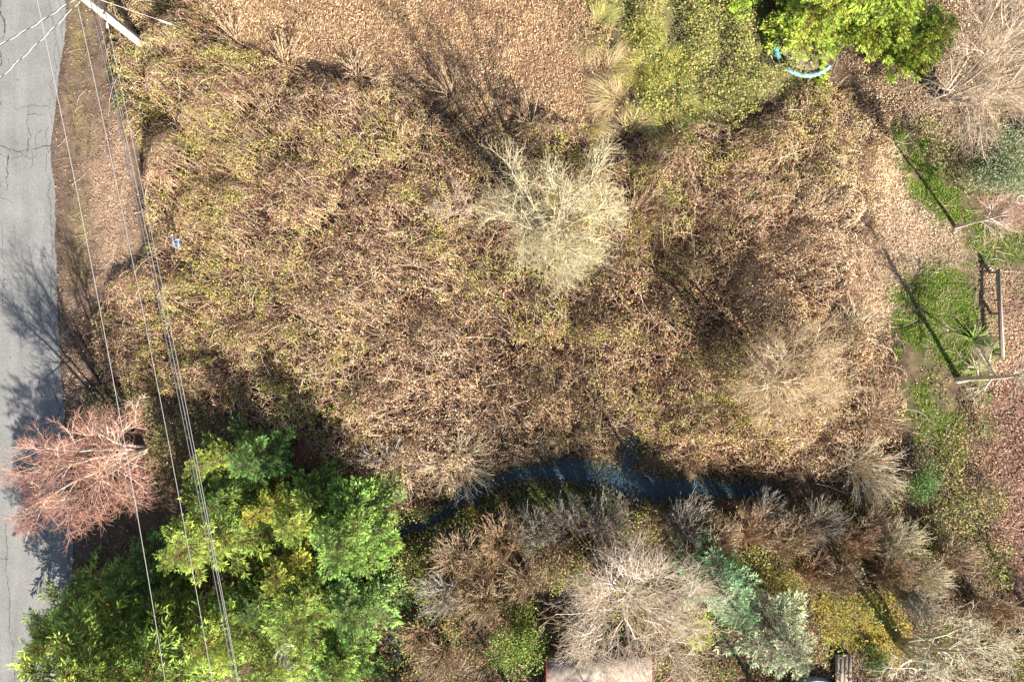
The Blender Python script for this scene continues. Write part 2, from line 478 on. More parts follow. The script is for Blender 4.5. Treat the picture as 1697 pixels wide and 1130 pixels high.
# ------------------------------------------------------------------ brambles
MOUNDS = [(300,150,70,.5),(430,260,70,.5),(690,380,60,.8),(560,180,60,.6),(620,560,90,.7),(760,560,80,.5),(480,520,70,.6),(320,330,60,.5),
          (1000,660,60,.9),(880,660,50,.6),(1210,650,60,.9),(1130,560,50,.7),(1330,330,70,.7),(1200,330,60,.6),(1080,330,50,.6),(720,740,60,.6),
          (860,720,60,.6),(1400,700,60,.8),(1260,730,60,.7),(1250,180,70,.8),(1130,700,50,.6),(1330,500,60,.6),(1420,560,40,.6),(600,420,60,.5),(940,580,40,-.6),(1170,530,40,-.7),(640,310,35,-.7),(1090,470,50,-.5)]
_r = np.random.default_rng(505)
DOME = np.stack([_r.uniform(-27, 26, 260), _r.uniform(-12, 24, 260), _r.uniform(.9, 2.3, 260), _r.uniform(.35, 1.5, 260)], 1)
def domes(x, y):
    h = np.zeros(np.shape(x)); wx = x+.5*(fbm(x, y, .9, 511, 2)-.5); wy = y+.5*(fbm(x, y, .9, 512, 2)-.5)
    for cx, cy, r, a in DOME:
        q = 1-((wx-cx)**2+(wy-cy)**2)/(r*r)
        h = np.maximum(h, a*np.sqrt(np.maximum(q, 0)))
    return h
DX = np.arange(-28, 27, .12); DY = np.arange(-14, 25.5, .12)
DGRID = domes(*np.meshgrid(DX, DY, indexing='ij'))
def dome_h(x, y):
    i = np.clip(((x-DX[0])/.12).astype(int), 0, len(DX)-1); j = np.clip(((y-DY[0])/.12).astype(int), 0, len(DY)-1)
    return DGRID[i, j]
def bramble_h(x, y):
    px, py = to_px(x, y, 1.0)
    jx = px+14*(fbm(x, y, 1.0, 51)-.5)*2; jy = py+(14*(fbm(x, y, 1.0, 52)-.5)+46*(fbm(x, y, 3.2, 53, 3)-.5)*(py < 400))*2
    ins = inpoly(jx, jy, BRAMBLE); d = polydist(jx, jy, BRAMBLE)
    e = np.clip(d/75, 0, 1); e = np.where(ins, .12+.88*e**.7, 0)
    h = .35+1.2*np.clip(fbm(x, y, 5.0, 55, 3)-.3, 0, 1)+.7*(fbm(x, y, 1.2, 56, 3)-.45)+dome_h(x, y)
    for mx, my, r, a in MOUNDS: h = h+a*gauss(px, py, mx, my, r)
    return np.clip(h, .15, 3)*e, ins

GREEN = [(270,150,120,.5),(340,330,100,.38),(250,60,90,.45),(560,190,90,.3),(630,215,50,.3),(400,430,80,.25),(230,560,90,.35),(440,650,90,.3),
         (1170,150,120,.5),(1330,170,90,.35),(1200,640,70,.45),(900,480,55,.6),(830,470,50,.4),(500,690,60,.4),(1090,370,50,.35),(1130,420,40,.3),(1250,640,60,.4),
         (1000,600,60,.3),(1060,680,60,.3),(700,320,50,.3),(890,200,60,.3),(960,350,70,.25),(1330,250,60,.2),(720,420,60,.25),(520,560,60,.2),(400,540,60,.2)]
def greenness(px, py):
    g = np.full(np.shape(px), .16)
    for x, y, r, a in GREEN: g = g+a*gauss(px, py, x, y, r)
    g = g-.14*gauss(px, py, 700, 650, 120)-.15*gauss(px, py, 1430, 380, 90)-.1*gauss(px, py, 560, 330, 90)-.1*gauss(px, py, 1450, 780, 90)
    return g

def palezone(px, py):
    p = .10+.5*gauss(px, py, 1440, 360, 90)+.3*gauss(px, py, 770, 780, 70)+.35*gauss(px, py, 1430, 780, 70)+.2*gauss(px, py, 640, 560, 140)+.25*gauss(px, py, 1340, 640, 80)
    return p

P_GREEN = [(.33,.33,.05),(.47,.43,.09),(.18,.23,.045),(.56,.49,.12),(.25,.32,.06)]
P_TAN = [(.66,.43,.23),(.73,.54,.32),(.58,.36,.19)]
P_BROWN = [(.42,.22,.10),(.29,.145,.07),(.50,.29,.14),(.12,.065,.04),(.37,.165,.10)]
P_PALE = [(.80,.60,.38),(.84,.68,.48)]

def build_brambles():
    rng = np.random.default_rng(11)
    x0, x1, y0, y1 = -26.5, 25, -11, 23
    # leaves
    n = int((x1-x0)*(y1-y0)*560)
    x = rng.uniform(x0, x1, n); y = rng.uniform(y0, y1, n)
    h, ins = bramble_h(x, y)
    px, py = to_px(x, y, 1.0)
    gr = greenness(px, py)*np.clip(2.6*fbm(x, y, 1.3, 71, 3)-.45, .1, 2)
    bare = np.clip(fbm(x, y, 1.6, 72, 3)*2.1-.45, .3, 1)
    bare = bare*np.clip(fbm(x, y, .42, 74, 2)*3.8-1.1, .06, 1.15)
    k = ins & (rng.random(n) < bare*(.62+.4*np.clip(gr*2, 0, 1)))
    x, y, h, gr, px, py = x[k], y[k], h[k], gr[k], px[k], py[k]; n = len(x)
    z = ground_h(x, y)+h*(1-.8*rng.random(n)**1.8)+rng.normal(0, .06, n)
    pal = pick(rng, P_TAN, n); br = pick(rng, P_BROWN, n); gn = pick(rng, P_GREEN, n); pa = pick(rng, P_PALE, n)
    brw = .42+1.1*(fbm(x, y, 1.8, 73, 3)-.5)
    u = rng.random(n)
    col = np.where((u < brw)[:, None], br, pal)
    col = np.where((rng.random(n) < palezone(px, py))[:, None], pa, col)
    col = np.where((rng.random(n) < gr*1.25)[:, None], gn, col)
    Nn = nz(rand_dirs(rng, n, .15, 1)+[0, 0, .25]); D = rand_dirs(rng, n, -.5, .4)
    L = rng.uniform(.045, .112, n); W = L*rng.uniform(.5, .85, n)
    mb = MB(); V, F = leaves(np.stack([x, y, z], 1), D, Nn, L, W); mb.add(V, F, np.repeat(col, 2, 0))
    tag(mb.obj('bramble_leaves', M_DRY), 'tan, brown and green winter bramble leaves covering the plot', kind='stuff')
    # canes
    n = int((x1-x0)*(y1-y0)*30)
    x = rng.uniform(x0, x1, n); y = rng.uniform(y0, y1, n)
    h, ins = bramble_h(x, y); x, y = x[ins], y[ins]; n = len(x)
    px, py = to_px(x, y, 1.0)
    # flow of the arching canes follows a slow noise field, with a wide spread
    a = 2*np.pi*fbm(x, y, 6, 81, 2)*1.6+rng.normal(0, .9, n)
    L = rng.uniform(.35, .95, n)*np.where(rng.random(n) < .1, 2.0, 1)
    K = 6
    t = np.linspace(0, 1, K)
    bend = rng.normal(0, .9, n)
    pts = np.zeros((n, K, 3)); cx, cy = x.copy(), y.copy()
    arch = rng.uniform(.1, .5, n)
    for k in range(K):
        hh, inn = bramble_h(cx, cy)
        top = ground_h(cx, cy)+hh*(1-.55*RNG.random(n)*(k == 0 or k == K-1))
        pts[:, k] = np.stack([cx, cy, top-.12*rng.random(n)+arch*np.sin(np.pi*t[k])*.7], 1)
        aa = a+bend*t[k]
        cx = cx+np.cos(aa)*L/(K-1)+rng.normal(0, .03, n); cy = cy+np.sin(aa)*L/(K-1)+rng.normal(0, .03, n)
    pts[:, 0, 2] -= .3; pts[:, -1, 2] -= .15
    R = np.outer(rng.uniform(.005, .011, n), np.linspace(1, .5, K))
    col = pick(rng, [(.48,.26,.18),(.34,.16,.115),(.58,.37,.25),(.70,.52,.37),(.20,.10,.075),(.54,.38,.22)], n)
    pa = pick(rng, P_PALE, n); m = rng.random(n) < palezone(px, py)*1.1
    col[m] = pa[m]
    mb = MB(); V, F = tubes(pts, R); mb.add(V, F, np.repeat(col, (K-1)*3, 0))
    # long pale canes that arch over the top in loose sheaves
    n = 1500
    x = rng.uniform(x0, x1, n); y = rng.uniform(y0, y1, n)
    h, ins = bramble_h(x, y); k = ins & (rng.random(n) < np.clip((fbm(x, y, 3, 88, 2)-.35)*3, 0.05, 1)); x, y = x[k], y[k]; n = len(x)
    a = 2*np.pi*fbm(x, y, 4, 83, 2)*1.8+rng.normal(0, .5, n); L = rng.uniform(.9, 2.4, n); bend = rng.normal(0, .6, n); K = 8
    pts = np.zeros((n, K, 3)); cx, cy = x.copy(), y.copy()
    h0, _ = bramble_h(x, y)
    for q in range(K):
        t = q/(K-1); hh, _ = bramble_h(cx, cy)
        pts[:, q] = np.stack([cx, cy, ground_h(cx, cy)+np.maximum(.5*(hh+h0), .1)+.35*np.sin(np.pi*min(1, t*1.1))-.25*t*t], 1)
        cx = cx+np.cos(a+bend*t)*L/(K-1); cy = cy+np.sin(a+bend*t)*L/(K-1)
    V, F = tubes(pts, np.outer(rng.uniform(.007, .012, n), np.linspace(1, .5, K)))
    mb.add(V, F, np.repeat(pick(rng, [(.70,.52,.37),(.56,.34,.24),(.62,.44,.28),(.78,.64,.48)], n), (K-1)*3, 0))
    tag(mb.obj('bramble_canes', M_CANE), 'tangled arching brown bramble canes among the leaves', kind='stuff')
build_brambles()

# ------------------------------------------------------------------ ground cover scatters
def sample(rng, poly, dens, jit=16, seed=91, z=0.0):
    p = np.array(poly, float)
    a = G(p[:, 0].min()-jit, p[:, 1].max()+jit, z); b = G(p[:, 0].max()+jit, p[:, 1].min()-jit, z)
    n = int((b[0]-a[0])*(b[1]-a[1])*dens)
    x = rng.uniform(a[0], b[0], n); y = rng.uniform(a[1], b[1], n)
    px, py = to_px(x, y, z)
    jx = px+jit*(fbm(x, y, 1.2, seed)-.5)*2; jy = py+jit*(fbm(x, y, 1.2, seed+1)-.5)*2
    k = inpoly(jx, jy, poly) & (creek_d(px, py) > 1)
    return x[k], y[k], px[k], py[k]

def litter(mb, rng, poly, dens, pal, size=(.06, .12), lift=.06, flat=.5, thin=1.0, jit=16, gate=None):
    x, y, px, py = sample(rng, poly, dens, jit)
    if gate is not None:
        k = rng.random(len(x)) < gate(x, y, px, py); x, y = x[k], y[k]
    n = len(x)
    z = ground_h(x, y)+.015+lift*rng.random(n)
    L = rng.uniform(*size, n); W = L*rng.uniform(.45, .85, n)*thin
    V, F = leaves(np.stack([x, y, z], 1), rand_dirs(rng, n, -.25, .35), nz(rand_dirs(rng, n, flat, 1)), L, W)
    tone = np.clip(.1+1.75*fbm(x, y*.7+.3*x, 1.7, 360, 4), .4, 1.4)[:, None]
    mb.add(V, F, np.repeat(np.clip(pick(rng, pal, n, .25)*tone, .01, .85), 2, 0))

def build_litter():
    rng = np.random.default_rng(21)
    mb = MB()
    litter(mb, rng, FIELD, 130, [(.58,.39,.20),(.68,.51,.30),(.46,.28,.14),(.33,.18,.10),(.76,.60,.38),(.2,.11,.065)], (.06, .14), .16, .1, .8, 60,
           gate=lambda x, y, px, py: np.clip(2.2*fbm(x, y, 1.2, 300, 3)-.3, .25, 1)*(1-.35*gauss(px, py, 720, 40, 90)))
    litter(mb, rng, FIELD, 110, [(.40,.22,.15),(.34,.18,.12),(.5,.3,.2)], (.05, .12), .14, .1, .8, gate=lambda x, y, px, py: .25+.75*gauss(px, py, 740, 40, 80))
    litter(mb, rng, [(-80,-60),(1780,-60),(1780,1200),(-80,1200)], 34, [(.42,.25,.14),(.5,.33,.2),(.28,.16,.09),(.6,.42,.26)], (.06, .12), .06, .3,
           gate=lambda x, y, px, py: (px > road_edge_x(py)+3)*np.clip(2.2*fbm(x, y, 1.5, 310, 3)-.3, .1, 1)*(1-.8*(px < 240)*(py < 560))*(1-.5*((px > 1485)*(px < 1640)*(py > 200)*(py < 780))))
    litter(mb, rng, [(1300,-60),(1780,-60),(1780,260),(1500,230),(1400,110)], 150, [(.52,.38,.24),(.6,.46,.31),(.4,.26,.16),(.3,.19,.11)], (.06, .12), .1, .2)
    litter(mb, rng, BARELIT, 200, [(.62,.47,.31),(.72,.58,.42),(.5,.35,.22),(.40,.26,.16)], (.05, .11), .10, .2)
    litter(mb, rng, TANLIT, 200, [(.52,.36,.24),(.62,.47,.33),(.36,.22,.14),(.26,.15,.10)], (.06, .12), .06, .3)
    litter(mb, rng, REDLIT, 210, [(.38,.21,.14),(.48,.30,.21),(.24,.13,.09),(.56,.40,.30),(.15,.09,.06)], (.06, .14), .09, .15, gate=lambda x, y, px, py: np.clip(2.4*fbm(x, y, 1.0, 320, 3)-.4, .25, 1))
    litter(mb, rng, UNDER, 100, [(.36,.20,.10),(.44,.27,.14),(.24,.13,.07),(.15,.09,.05),(.48,.28,.11)], (.06, .12), .08, .3)  # leaf mix darkened too, for the same painted tree shade
    litter(mb, rng, VERGE, 230, [(.40,.26,.17),(.48,.34,.24),(.28,.17,.11),(.54,.40,.29),(.18,.11,.075),(.12,.075,.05)], (.03, .10), .05, .2,
           gate=lambda x, y, px, py: np.clip(.22+1.0*np.exp(-((px-(190+.08*(py-250)))/32)**2)*np.clip((py-120)/120, 0, 1)+.35*(py > 430), 0, 1))
    litter(mb, rng, [(60,330),(92,330),(100,600),(118,940),(90,900),(70,500)], 9, [(.40,.26,.17),(.5,.36,.26),(.26,.16,.11)], (.04, .08), .03, .6)
    litter(mb, rng, [(84,-40),(118,-40),(116,60),(104,140),(98,240),(96,330),(98,500),(110,700),(130,950),(112,950),(96,640),(84,500),(78,330),(80,200)], 120,
           [(.30,.28,.25),(.22,.2,.18),(.40,.36,.31),(.36,.26,.18),(.14,.11,.09)], (.03, .09), .03, .6, jit=8)
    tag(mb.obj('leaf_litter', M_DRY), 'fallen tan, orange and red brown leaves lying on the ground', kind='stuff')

def blades(mb, rng, x, y, hgt, wid, pal, lean=.6, bunch=None):
    n = len(x)
    z = ground_h(x, y)
    D = rand_dirs(rng, n, 0, .4)*lean+np.array([0, 0, 1.])
    if bunch is not None: D = D+bunch
    L = rng.uniform(.6, 1.2, n)*hgt; D = nz(D)
    a = rng.uniform(0, 2*np.pi, n); Sd = np.stack([np.cos(a), np.sin(a), 0*a], 1)*wid*.5
    P = np.stack([x, y, z], 1); mid = P+D*(L*.55)[:, None]; drop = D*[1, 1, .35]
    tip = mid+nz(drop)*(L*.5)[:, None]
    V = np.stack([P-Sd, P+Sd, mid+Sd*.8, mid-Sd*.8, tip], 1).reshape(-1, 3)
    i = np.arange(n)[:, None]*5
    c = pick(rng, pal, n, .25)
    Vn = mb.n
    mb.add(V, i+[[0, 1, 2, 3]], c)
    # tips share the same vertices
    mb.f3.append(i+[[3, 2, 4]]+Vn); mb.c3.append(c)

def build_grass():
    rng = np.random.default_rng(31)
    mb = MB()
    for p, dn in ((LAWN1, 650), (LAWN2, 650), (LAWN3, 420), (LAWN4, 420)):
        x, y, px, py = sample(rng, p, dn, 60, 95)
        k = rng.random(len(x)) < np.clip(fbm(x, y, .8, 98, 3)*4-.95, .05, 1)
        blades(mb, rng, x[k], y[k], .13, .028, [(.18,.33,.025),(.26,.41,.04),(.12,.24,.02),(.36,.42,.06)], .9)
    tag(mb.obj('lawn_grass', M_LEAF), 'bright green lawn grass patches inside the right end of the plot', kind='stuff')
    mb = MB()
    for p, dn in ((BANK1, 260), (BANK2, 200)):
        x, y, px, py = sample(rng, p, dn, 18, 95)
        k = rng.random(len(x)) < np.clip(fbm(x, y, .9, 99, 3)*2.4-.5, .05, 1)
        blades(mb, rng, x[k], y[k], .25, .035, [(.13,.22,.035),(.20,.28,.05),(.10,.15,.03),(.33,.32,.08)], 1.2)
    x, y, px, py = sample(rng, VERGE, 330, 10, 95)
    k = rng.random(len(x)) < np.clip(fbm(x, y, .7, 330, 3)*4-1.5, 0, 1)*np.exp(-((px-(134+.02*(py-150)))/17)**2)*(py < 480)
    blades(mb, rng, x[k], y[k], .06, .025, [(.30,.27,.06),(.24,.25,.05),(.38,.33,.10),(.2,.2,.06)], 1.2)
    tag(mb.obj('bank_grass', M_LEAF), 'low green tufty grass on the creek bank and the road verge', kind='stuff')
    mb = MB()
    x, y, px, py = sample(rng, MOSS, 420, 18, 95)
    blades(mb, rng, x, y, .07, .03, [(.42,.36,.04),(.36,.32,.05),(.48,.40,.07),(.28,.24,.05)], 1.0)
    tag(mb.obj('moss_grass', M_LEAF), 'yellow green mossy lawn striped by tree shadows', kind='stuff')
    mb = MB()
    x, y, px, py = sample(rng, FIELD, 330, 60, 95)
    k = rng.random(len(x)) < np.clip(fbm(x, y, .6, 340, 3)*3.4-.9, .1, 1); x, y = x[k], y[k]
    a = .6+.8*fbm(x, y, 3, 44); D = np.stack([np.cos(a), np.sin(a), 0*a], 1)*1.5
    blades(mb, rng, x, y, .24, .028, [(.62,.45,.23),(.74,.58,.35),(.46,.29,.15),(.35,.2,.12),(.18,.10,.06)], 1.2, D)
    x, y, px, py = sample(rng, BARELIT, 90, 16, 95)
    blades(mb, rng, x, y, .2, .02, [(.70,.56,.40),(.62,.48,.32),(.75,.64,.5)], 2.0)
    tag(mb.obj('dry_grass', M_DRY), 'flattened straw coloured grass on the cleared strip', kind='stuff')
    # ivy and low evergreen cover
    mb = MB()
    def cover(poly, dens, pal, hh, size=(.08, .15), jit=18, thr=.25):
        x, y, px, py = sample(rng, poly, dens, jit, 97, .4)
        f = fbm(x, y, 1.4, 101, 3); k = (rng.random(len(x)) < np.clip((f-thr)*3, 0, 1)); x, y, f = x[k], y[k], f[k]
        n = len(x)
        z = ground_h(x, y)+.05+hh*(1.5*f)*(1-.7*rng.random(n)**2)
        L = rng.uniform(*size, n)
        V, F = leaves(np.stack([x, y, z], 1), rand_dirs(rng, n, -.4, .4), nz(rand_dirs(rng, n, .2, 1)), L, L*rng.uniform(.6, .9, n))
        mb.add(V, F, np.repeat(pick(rng, pal, n, .22), 2, 0))
    gp = [(.24,.28,.05),(.36,.37,.09),(.14,.20,.04),(.48,.45,.14),(.40,.27,.14)]
    cover(IVY, 210, gp, 1.0, jit=60, thr=.30)
    cover([(1010,60),(1150,100),(1200,210),(1130,225),(1040,210)], 120, gp+[(.5,.44,.1),(.5,.36,.2)], .5, jit=40, thr=.3)
    cover([(900,-60),(1060,-60),(1060,60),(980,60),(930,20)], 120, gp+[(.4,.3,.15)], .5)
    cover(UNDER, 150, [(.15,.22,.045),(.24,.29,.06),(.09,.15,.035),(.34,.34,.08),(.44,.30,.10)], 1.3, (.08, .16), thr=.40)
    cover([(630,840),(1050,845),(1300,850),(1560,880),(1560,960),(1100,960),(640,980)], 90, [(.13,.17,.04),(.20,.23,.06),(.34,.29,.1),(.42,.29,.12)], 1.6, (.08, .15), thr=.42)
    cover([(1590,180),(1760,180),(1760,330),(1600,330)], 60, [(.3,.3,.06),(.36,.3,.1),(.2,.24,.06)], .4)
    cover([(1510,210),(1600,190),(1610,330),(1570,300)], 110, [(.17,.22,.06),(.24,.27,.08),(.3,.22,.12)], .4)
    cover([(150,640),(260,650),(380,700),(470,770),(560,850),(400,850),(150,800),(128,700)], 110, [(.16,.20,.05),(.24,.26,.07),(.3,.2,.12),(.12,.15,.04)], .7, thr=.2)
    cover([(165,-60),(200,-60),(215,200),(200,200),(178,120)], 70, [(.17,.22,.05),(.25,.28,.08),(.12,.16,.04)], .35, thr=.2)
    cover([(1500,620),(1640,620),(1640,850),(1480,830),(1510,720)], 45, [(.2,.25,.05),(.28,.28,.08),(.4,.28,.16)], .3, thr=.3)
    # leaves and debris closing in over the creek
    xa = rng.uniform(-9, 18.5, 110000); ya = rng.uniform(-24, -5.5, 110000)
    pxa, pya = to_px(xa, ya); da = creek_d(pxa, pya)
    f = fbm(xa, ya, .8, 350, 3)
    k = (da < 26) & (da > -14) & (rng.random(110000) < np.clip((f-.30)*5, 0, 1)*np.clip((da+9)/12, .16, 1)); xa, ya, da = xa[k], ya[k], da[k]
    n = len(xa); za = np.maximum(ground_h(xa, ya), WATER_Z)+.02+.35*rng.random(n)**2*(da > -4)
    L = rng.uniform(.07, .14, n)
    V, F = leaves(np.stack([xa, ya, za], 1), rand_dirs(rng, n, -.3, .3), nz(rand_dirs(rng, n, .3, 1)), L, L*.7)
    mb.add(V, F, np.repeat(pick(rng, [(.16,.2,.05),(.3,.2,.11),(.4,.3,.16),(.12,.15,.04),(.2,.13,.08)], n, .25), 2, 0))
    tag(mb.obj('ivy_cover', M_LEAF), 'glossy green ivy and low leaves spreading at the plot edges', kind='stuff')
build_litter()
build_grass()

def build_sticks():
    rng = np.random.default_rng(41)
    X = []
    for poly, dn in ((UNDER, 6), (REDLIT, 6), (TANLIT, 4), (VERGE, .7), (FIELD, 2.5), ([(1380,180),(1780,-60),(1780,440),(1600,640),(1480,560)], 5), ([(1040,-60),(1780,-60),(1780,220),(1300,200)], 3)):
        x, y, px, py = sample(rng, poly, dn, 20, 95); X.append(np.stack([x, y], 1))
    q = np.concatenate(X); n = len(q); a = rng.uniform(0, 2*np.pi, n); L = rng.uniform(.3, 1.3, n); K = 5
    P = np.zeros((n, K, 3)); c = q.copy()
    for k in range(K):
        P[:, k, :2] = c; P[:, k, 2] = ground_h(c[:, 0], c[:, 1])+.03+.10*rng.random(n)
        a = a+rng.normal(0, .25, n); c = c+np.stack([np.cos(a), np.sin(a)], 1)*(L/(K-1))[:, None]
    mb = MB(); V, F = tubes(P, np.outer(rng.uniform(.006, .016, n), np.linspace(1, .5, K)))
    mb.add(V, F, np.repeat(pick(rng, [(.5,.4,.3),(.36,.27,.19),(.62,.52,.4),(.24,.17,.12)], n), (K-1)*3, 0))
    tag(mb.obj('fallen_twigs', M_TWIG), 'small fallen twigs scattered over the leaf litter', kind='stuff')
build_sticks()

# ------------------------------------------------------------------ bare trees and shrubs
def spawn(rng, P, R, n, t0, t1, lenf, ang, up, K, rr, curl, rmin, lift=0.0, abslen=None, center=None, outw=0.0):
    N, K0 = P.shape[:2]
    pi = np.repeat(np.arange(N), n); M = len(pi)
    t = t0+(t1-t0)*((np.tile(np.arange(n), N)+rng.random(M))/n)
    u = t*(K0-1); i = np.minimum(u.astype(int), K0-2); f = (u-i)[:, None]
    A = P[pi, i]; B = P[pi, i+1]
    pos = A*(1-f)+B*f; tan = nz(B-A)
    r = R[pi, i]*(1-f[:, 0])+R[pi, i+1]*f[:, 0]
    pl = np.linalg.norm(np.diff(P, axis=1), axis=2).sum(1)[pi]
    L = (pl*lenf if abslen is None else abslen)*rng.uniform(.55, 1.25, M)*(1-.45*t)
    q = rand_dirs(rng, M); perp = nz(np.cross(tan, q))
    an = rng.uniform(ang[0], ang[1], M)[:, None]
    d = nz(tan*np.cos(an)+perp*np.sin(an)+np.array([0, 0, up]))
    if center is not None: d = nz(d+outw*nz(pos-center))
    out = np.zeros((M, K, 3)); out[:, 0] = pos
    p = pos
    for k in range(1, K):
        d = nz(d+rng.normal(0, curl, (M, 3))+np.array([0, 0, lift]))
        p = p+d*(L/(K-1))[:, None]; out[:, k] = p
    R2 = np.maximum(np.minimum(r*rr, r*.9), rmin)[:, None]*np.linspace(1, .45, K)
    return out, np.maximum(R2, rmin*.55)

def bare_tree(name, label, base_px, top_px, h, stems, R_, limbs, branches, twigs, fine, c_bark, c_limb, c_twig, seed,
              r0=.14, group=None, tr=.0065, cat='tree', curl=.09, flat=.75, t0=.35, out=.42, up=.12, lens=(.62, .42, .27, .16), pitch=(.35, 1.15), stem_t=.45):
    """crown: stems fan out from the base to a dome of radius R_ about the crown centre"""
    rng = np.random.default_rng(seed)
    b = G(*base_px); b[2] = float(ground_h(np.array([b[0]]), np.array([b[1]]))[0])-.05
    cz = h-R_*flat*.75
    cc = G(*top_px, cz)-b
    th = thing(name, label, cat, b, group)
    K = 8; t = np.linspace(0, 1, K)[None, :, None]
    a = 2*np.pi*(np.arange(stems)+rng.random(stems)*.5)/stems
    q = R_*np.sqrt((np.arange(stems)+.5)/stems)[rng.permutation(stems)]*.72 if stems > 1 else np.zeros(1)
    end = cc+np.stack([np.cos(a)*q, np.sin(a)*q, rng.uniform(.1, .55, stems)*R_*flat], 1)
    st = np.stack([np.cos(a), np.sin(a), 0*a], 1)*(.12 if stems > 1 else 0)
    mid = st+end*[.42, .42, .6]
    P = st[:, None]*(1-t)**2+2*t*(1-t)*mid[:, None]+t**2*end[:, None]
    P[:, 1:] += np.cumsum(rng.normal(0, .03*R_/3, (stems, K-1, 3)), 1)
    R = np.outer(np.full(stems, r0/max(1, stems**.3)), np.linspace(1, .3, K)); R[:, 0] *= 1.4
    for s in range(stems):
        mb = MB(); V, F = tubes(P[s:s+1], R[s:s+1], 8); mb.add(V, F, pick(rng, [c_bark], len(F), .12))
        mb.obj('trunk' if stems == 1 else 'stem', M_BARK, th, smooth=True)
    low = cc*[1, 1, .72]
    def lvl(P, R, n, ta, L, ang, K, rr, rmin, w, u):
        o, r = spawn(rng, P, R, n, ta, 1, 0, ang, u, K, rr, curl, rmin, 0, R_*L, low, w)
        return o, r
    P1, R1 = lvl(P, R, limbs, t0, lens[0], (.5, 1.25), 7, .6, .02, out, up)
    P2, R2 = lvl(P1, R1, branches, .12, lens[1], (.4, 1.15), 6, .6, .013, out*.7, up)
    nb = 0
    for i in range(len(P1)):
        mb = MB(); V, F = tubes(P1[i:i+1], R1[i:i+1], 5); mb.add(V, F, pick(rng, [c_limb], len(F), .12))
        lo = mb.obj('limb', M_BARK, th, smooth=True)
        for j in range(i*branches, (i+1)*branches):
            if nb >= 200: break
            mb = MB(); V, F = tubes(P2[j:j+1], R2[j:j+1], 4); mb.add(V, F, pick(rng, [c_limb], len(F), .15))
            mb.obj('branch', M_TWIG, lo); nb += 1
    mb = MB()
    if nb < len(P2):
        V, F = tubes(P2[nb:], R2[nb:], 3); mb.add(V, F, np.repeat(pick(rng, [c_limb, c_twig], len(P2)-nb, .2), 5*3, 0))
    P3, R3 = lvl(P2, R2, twigs, .15, lens[2], (.4, 1.15), 5, .6, tr*1.2, out*.5, up*.6)
    V, F = tubes(P3, R3, 3); mb.add(V, F, np.repeat(pick(rng, [c_twig, c_limb], len(P3), .25, [3, 1]), 4*3, 0))
    if fine:
        P4, R4 = lvl(P3, R3, fine, .15, lens[3], (.4, 1.2), 4, .7, tr, out*.25, up*.4)
        V, F = tubes(P4, R4, 3); mb.add(V, F, np.repeat(pick(rng, [c_twig], len(P4), .3), 3*3, 0))
    mb.obj('twigs', M_TWIG, th, kind='stuff')
    return th

def brush_shrub(label, px, py, rpx, h, pal, seed, lean=(0, 0), n=95, group='feathery bare shrubs south of the creek', tip=7, spread=.8, name='bare_shrub'):
    rng = np.random.default_rng(seed)
    b = G(px, py, h*.6); b = np.array([b[0], b[1], 0]); b[2] = float(ground_h(np.array([b[0]]), np.array([b[1]]))[0])-.03
    th = thing(name, label, 'shrub', b, group)
    r = rpx/S
    a = rng.uniform(0, 2*np.pi, n); q = np.sqrt(rng.random(n))*r*spread
    end = np.stack([np.cos(a)*q+lean[0]*rng.uniform(.5, 1.2, n), np.sin(a)*q+lean[1]*rng.uniform(.5, 1.2, n), h*rng.uniform(.6, 1.1, n)], 1)
    st = np.stack([np.cos(a), np.sin(a), 0*a], 1)*rng.uniform(0, .3*r, (n, 1))
    K = 6; t = np.linspace(0, 1, K)[None, :, None]
    P = st[:, None]*(1-t)+end[:, None]*t*np.array([1, 1, 1])
    P[..., 2] += .25*h*np.sin(np.pi*t[..., 0]); P += np.cumsum(rng.normal(0, .03, P.shape), 1)*t
    R = np.outer(rng.uniform(.015, .026, n), np.linspace(1, .45, K))
    nb = min(18, n)
    for i in range(nb):
        mb = MB(); V, F = tubes(P[i:i+1], R[i:i+1], 4); mb.add(V, F, pick(rng, pal, len(F), .15)); mb.obj('stem', M_TWIG, th)
    mb = MB()
    V, F = tubes(P[nb:], R[nb:], 3); mb.add(V, F, np.repeat(pick(rng, pal, n-nb, .25), (K-1)*3, 0))
    P2, R2 = spawn(rng, P, R, tip, .3, 1, .32, (.15, .55), .3, 4, .6, .08, .010)
    V, F = tubes(P2, R2, 3); mb.add(V, F, np.repeat(pick(rng, pal, len(P2), .3), 9, 0))
    P3, R3 = spawn(rng, P2, R2, 2, .3, 1, .5, (.25, .6), .2, 3, .8, .1, .009)
    V, F = tubes(P3, R3, 3); mb.add(V, F, np.repeat(pick(rng, pal, len(P3), .3), 6, 0))
    mb.obj('twigs', M_TWIG, th, kind='stuff')
    return th

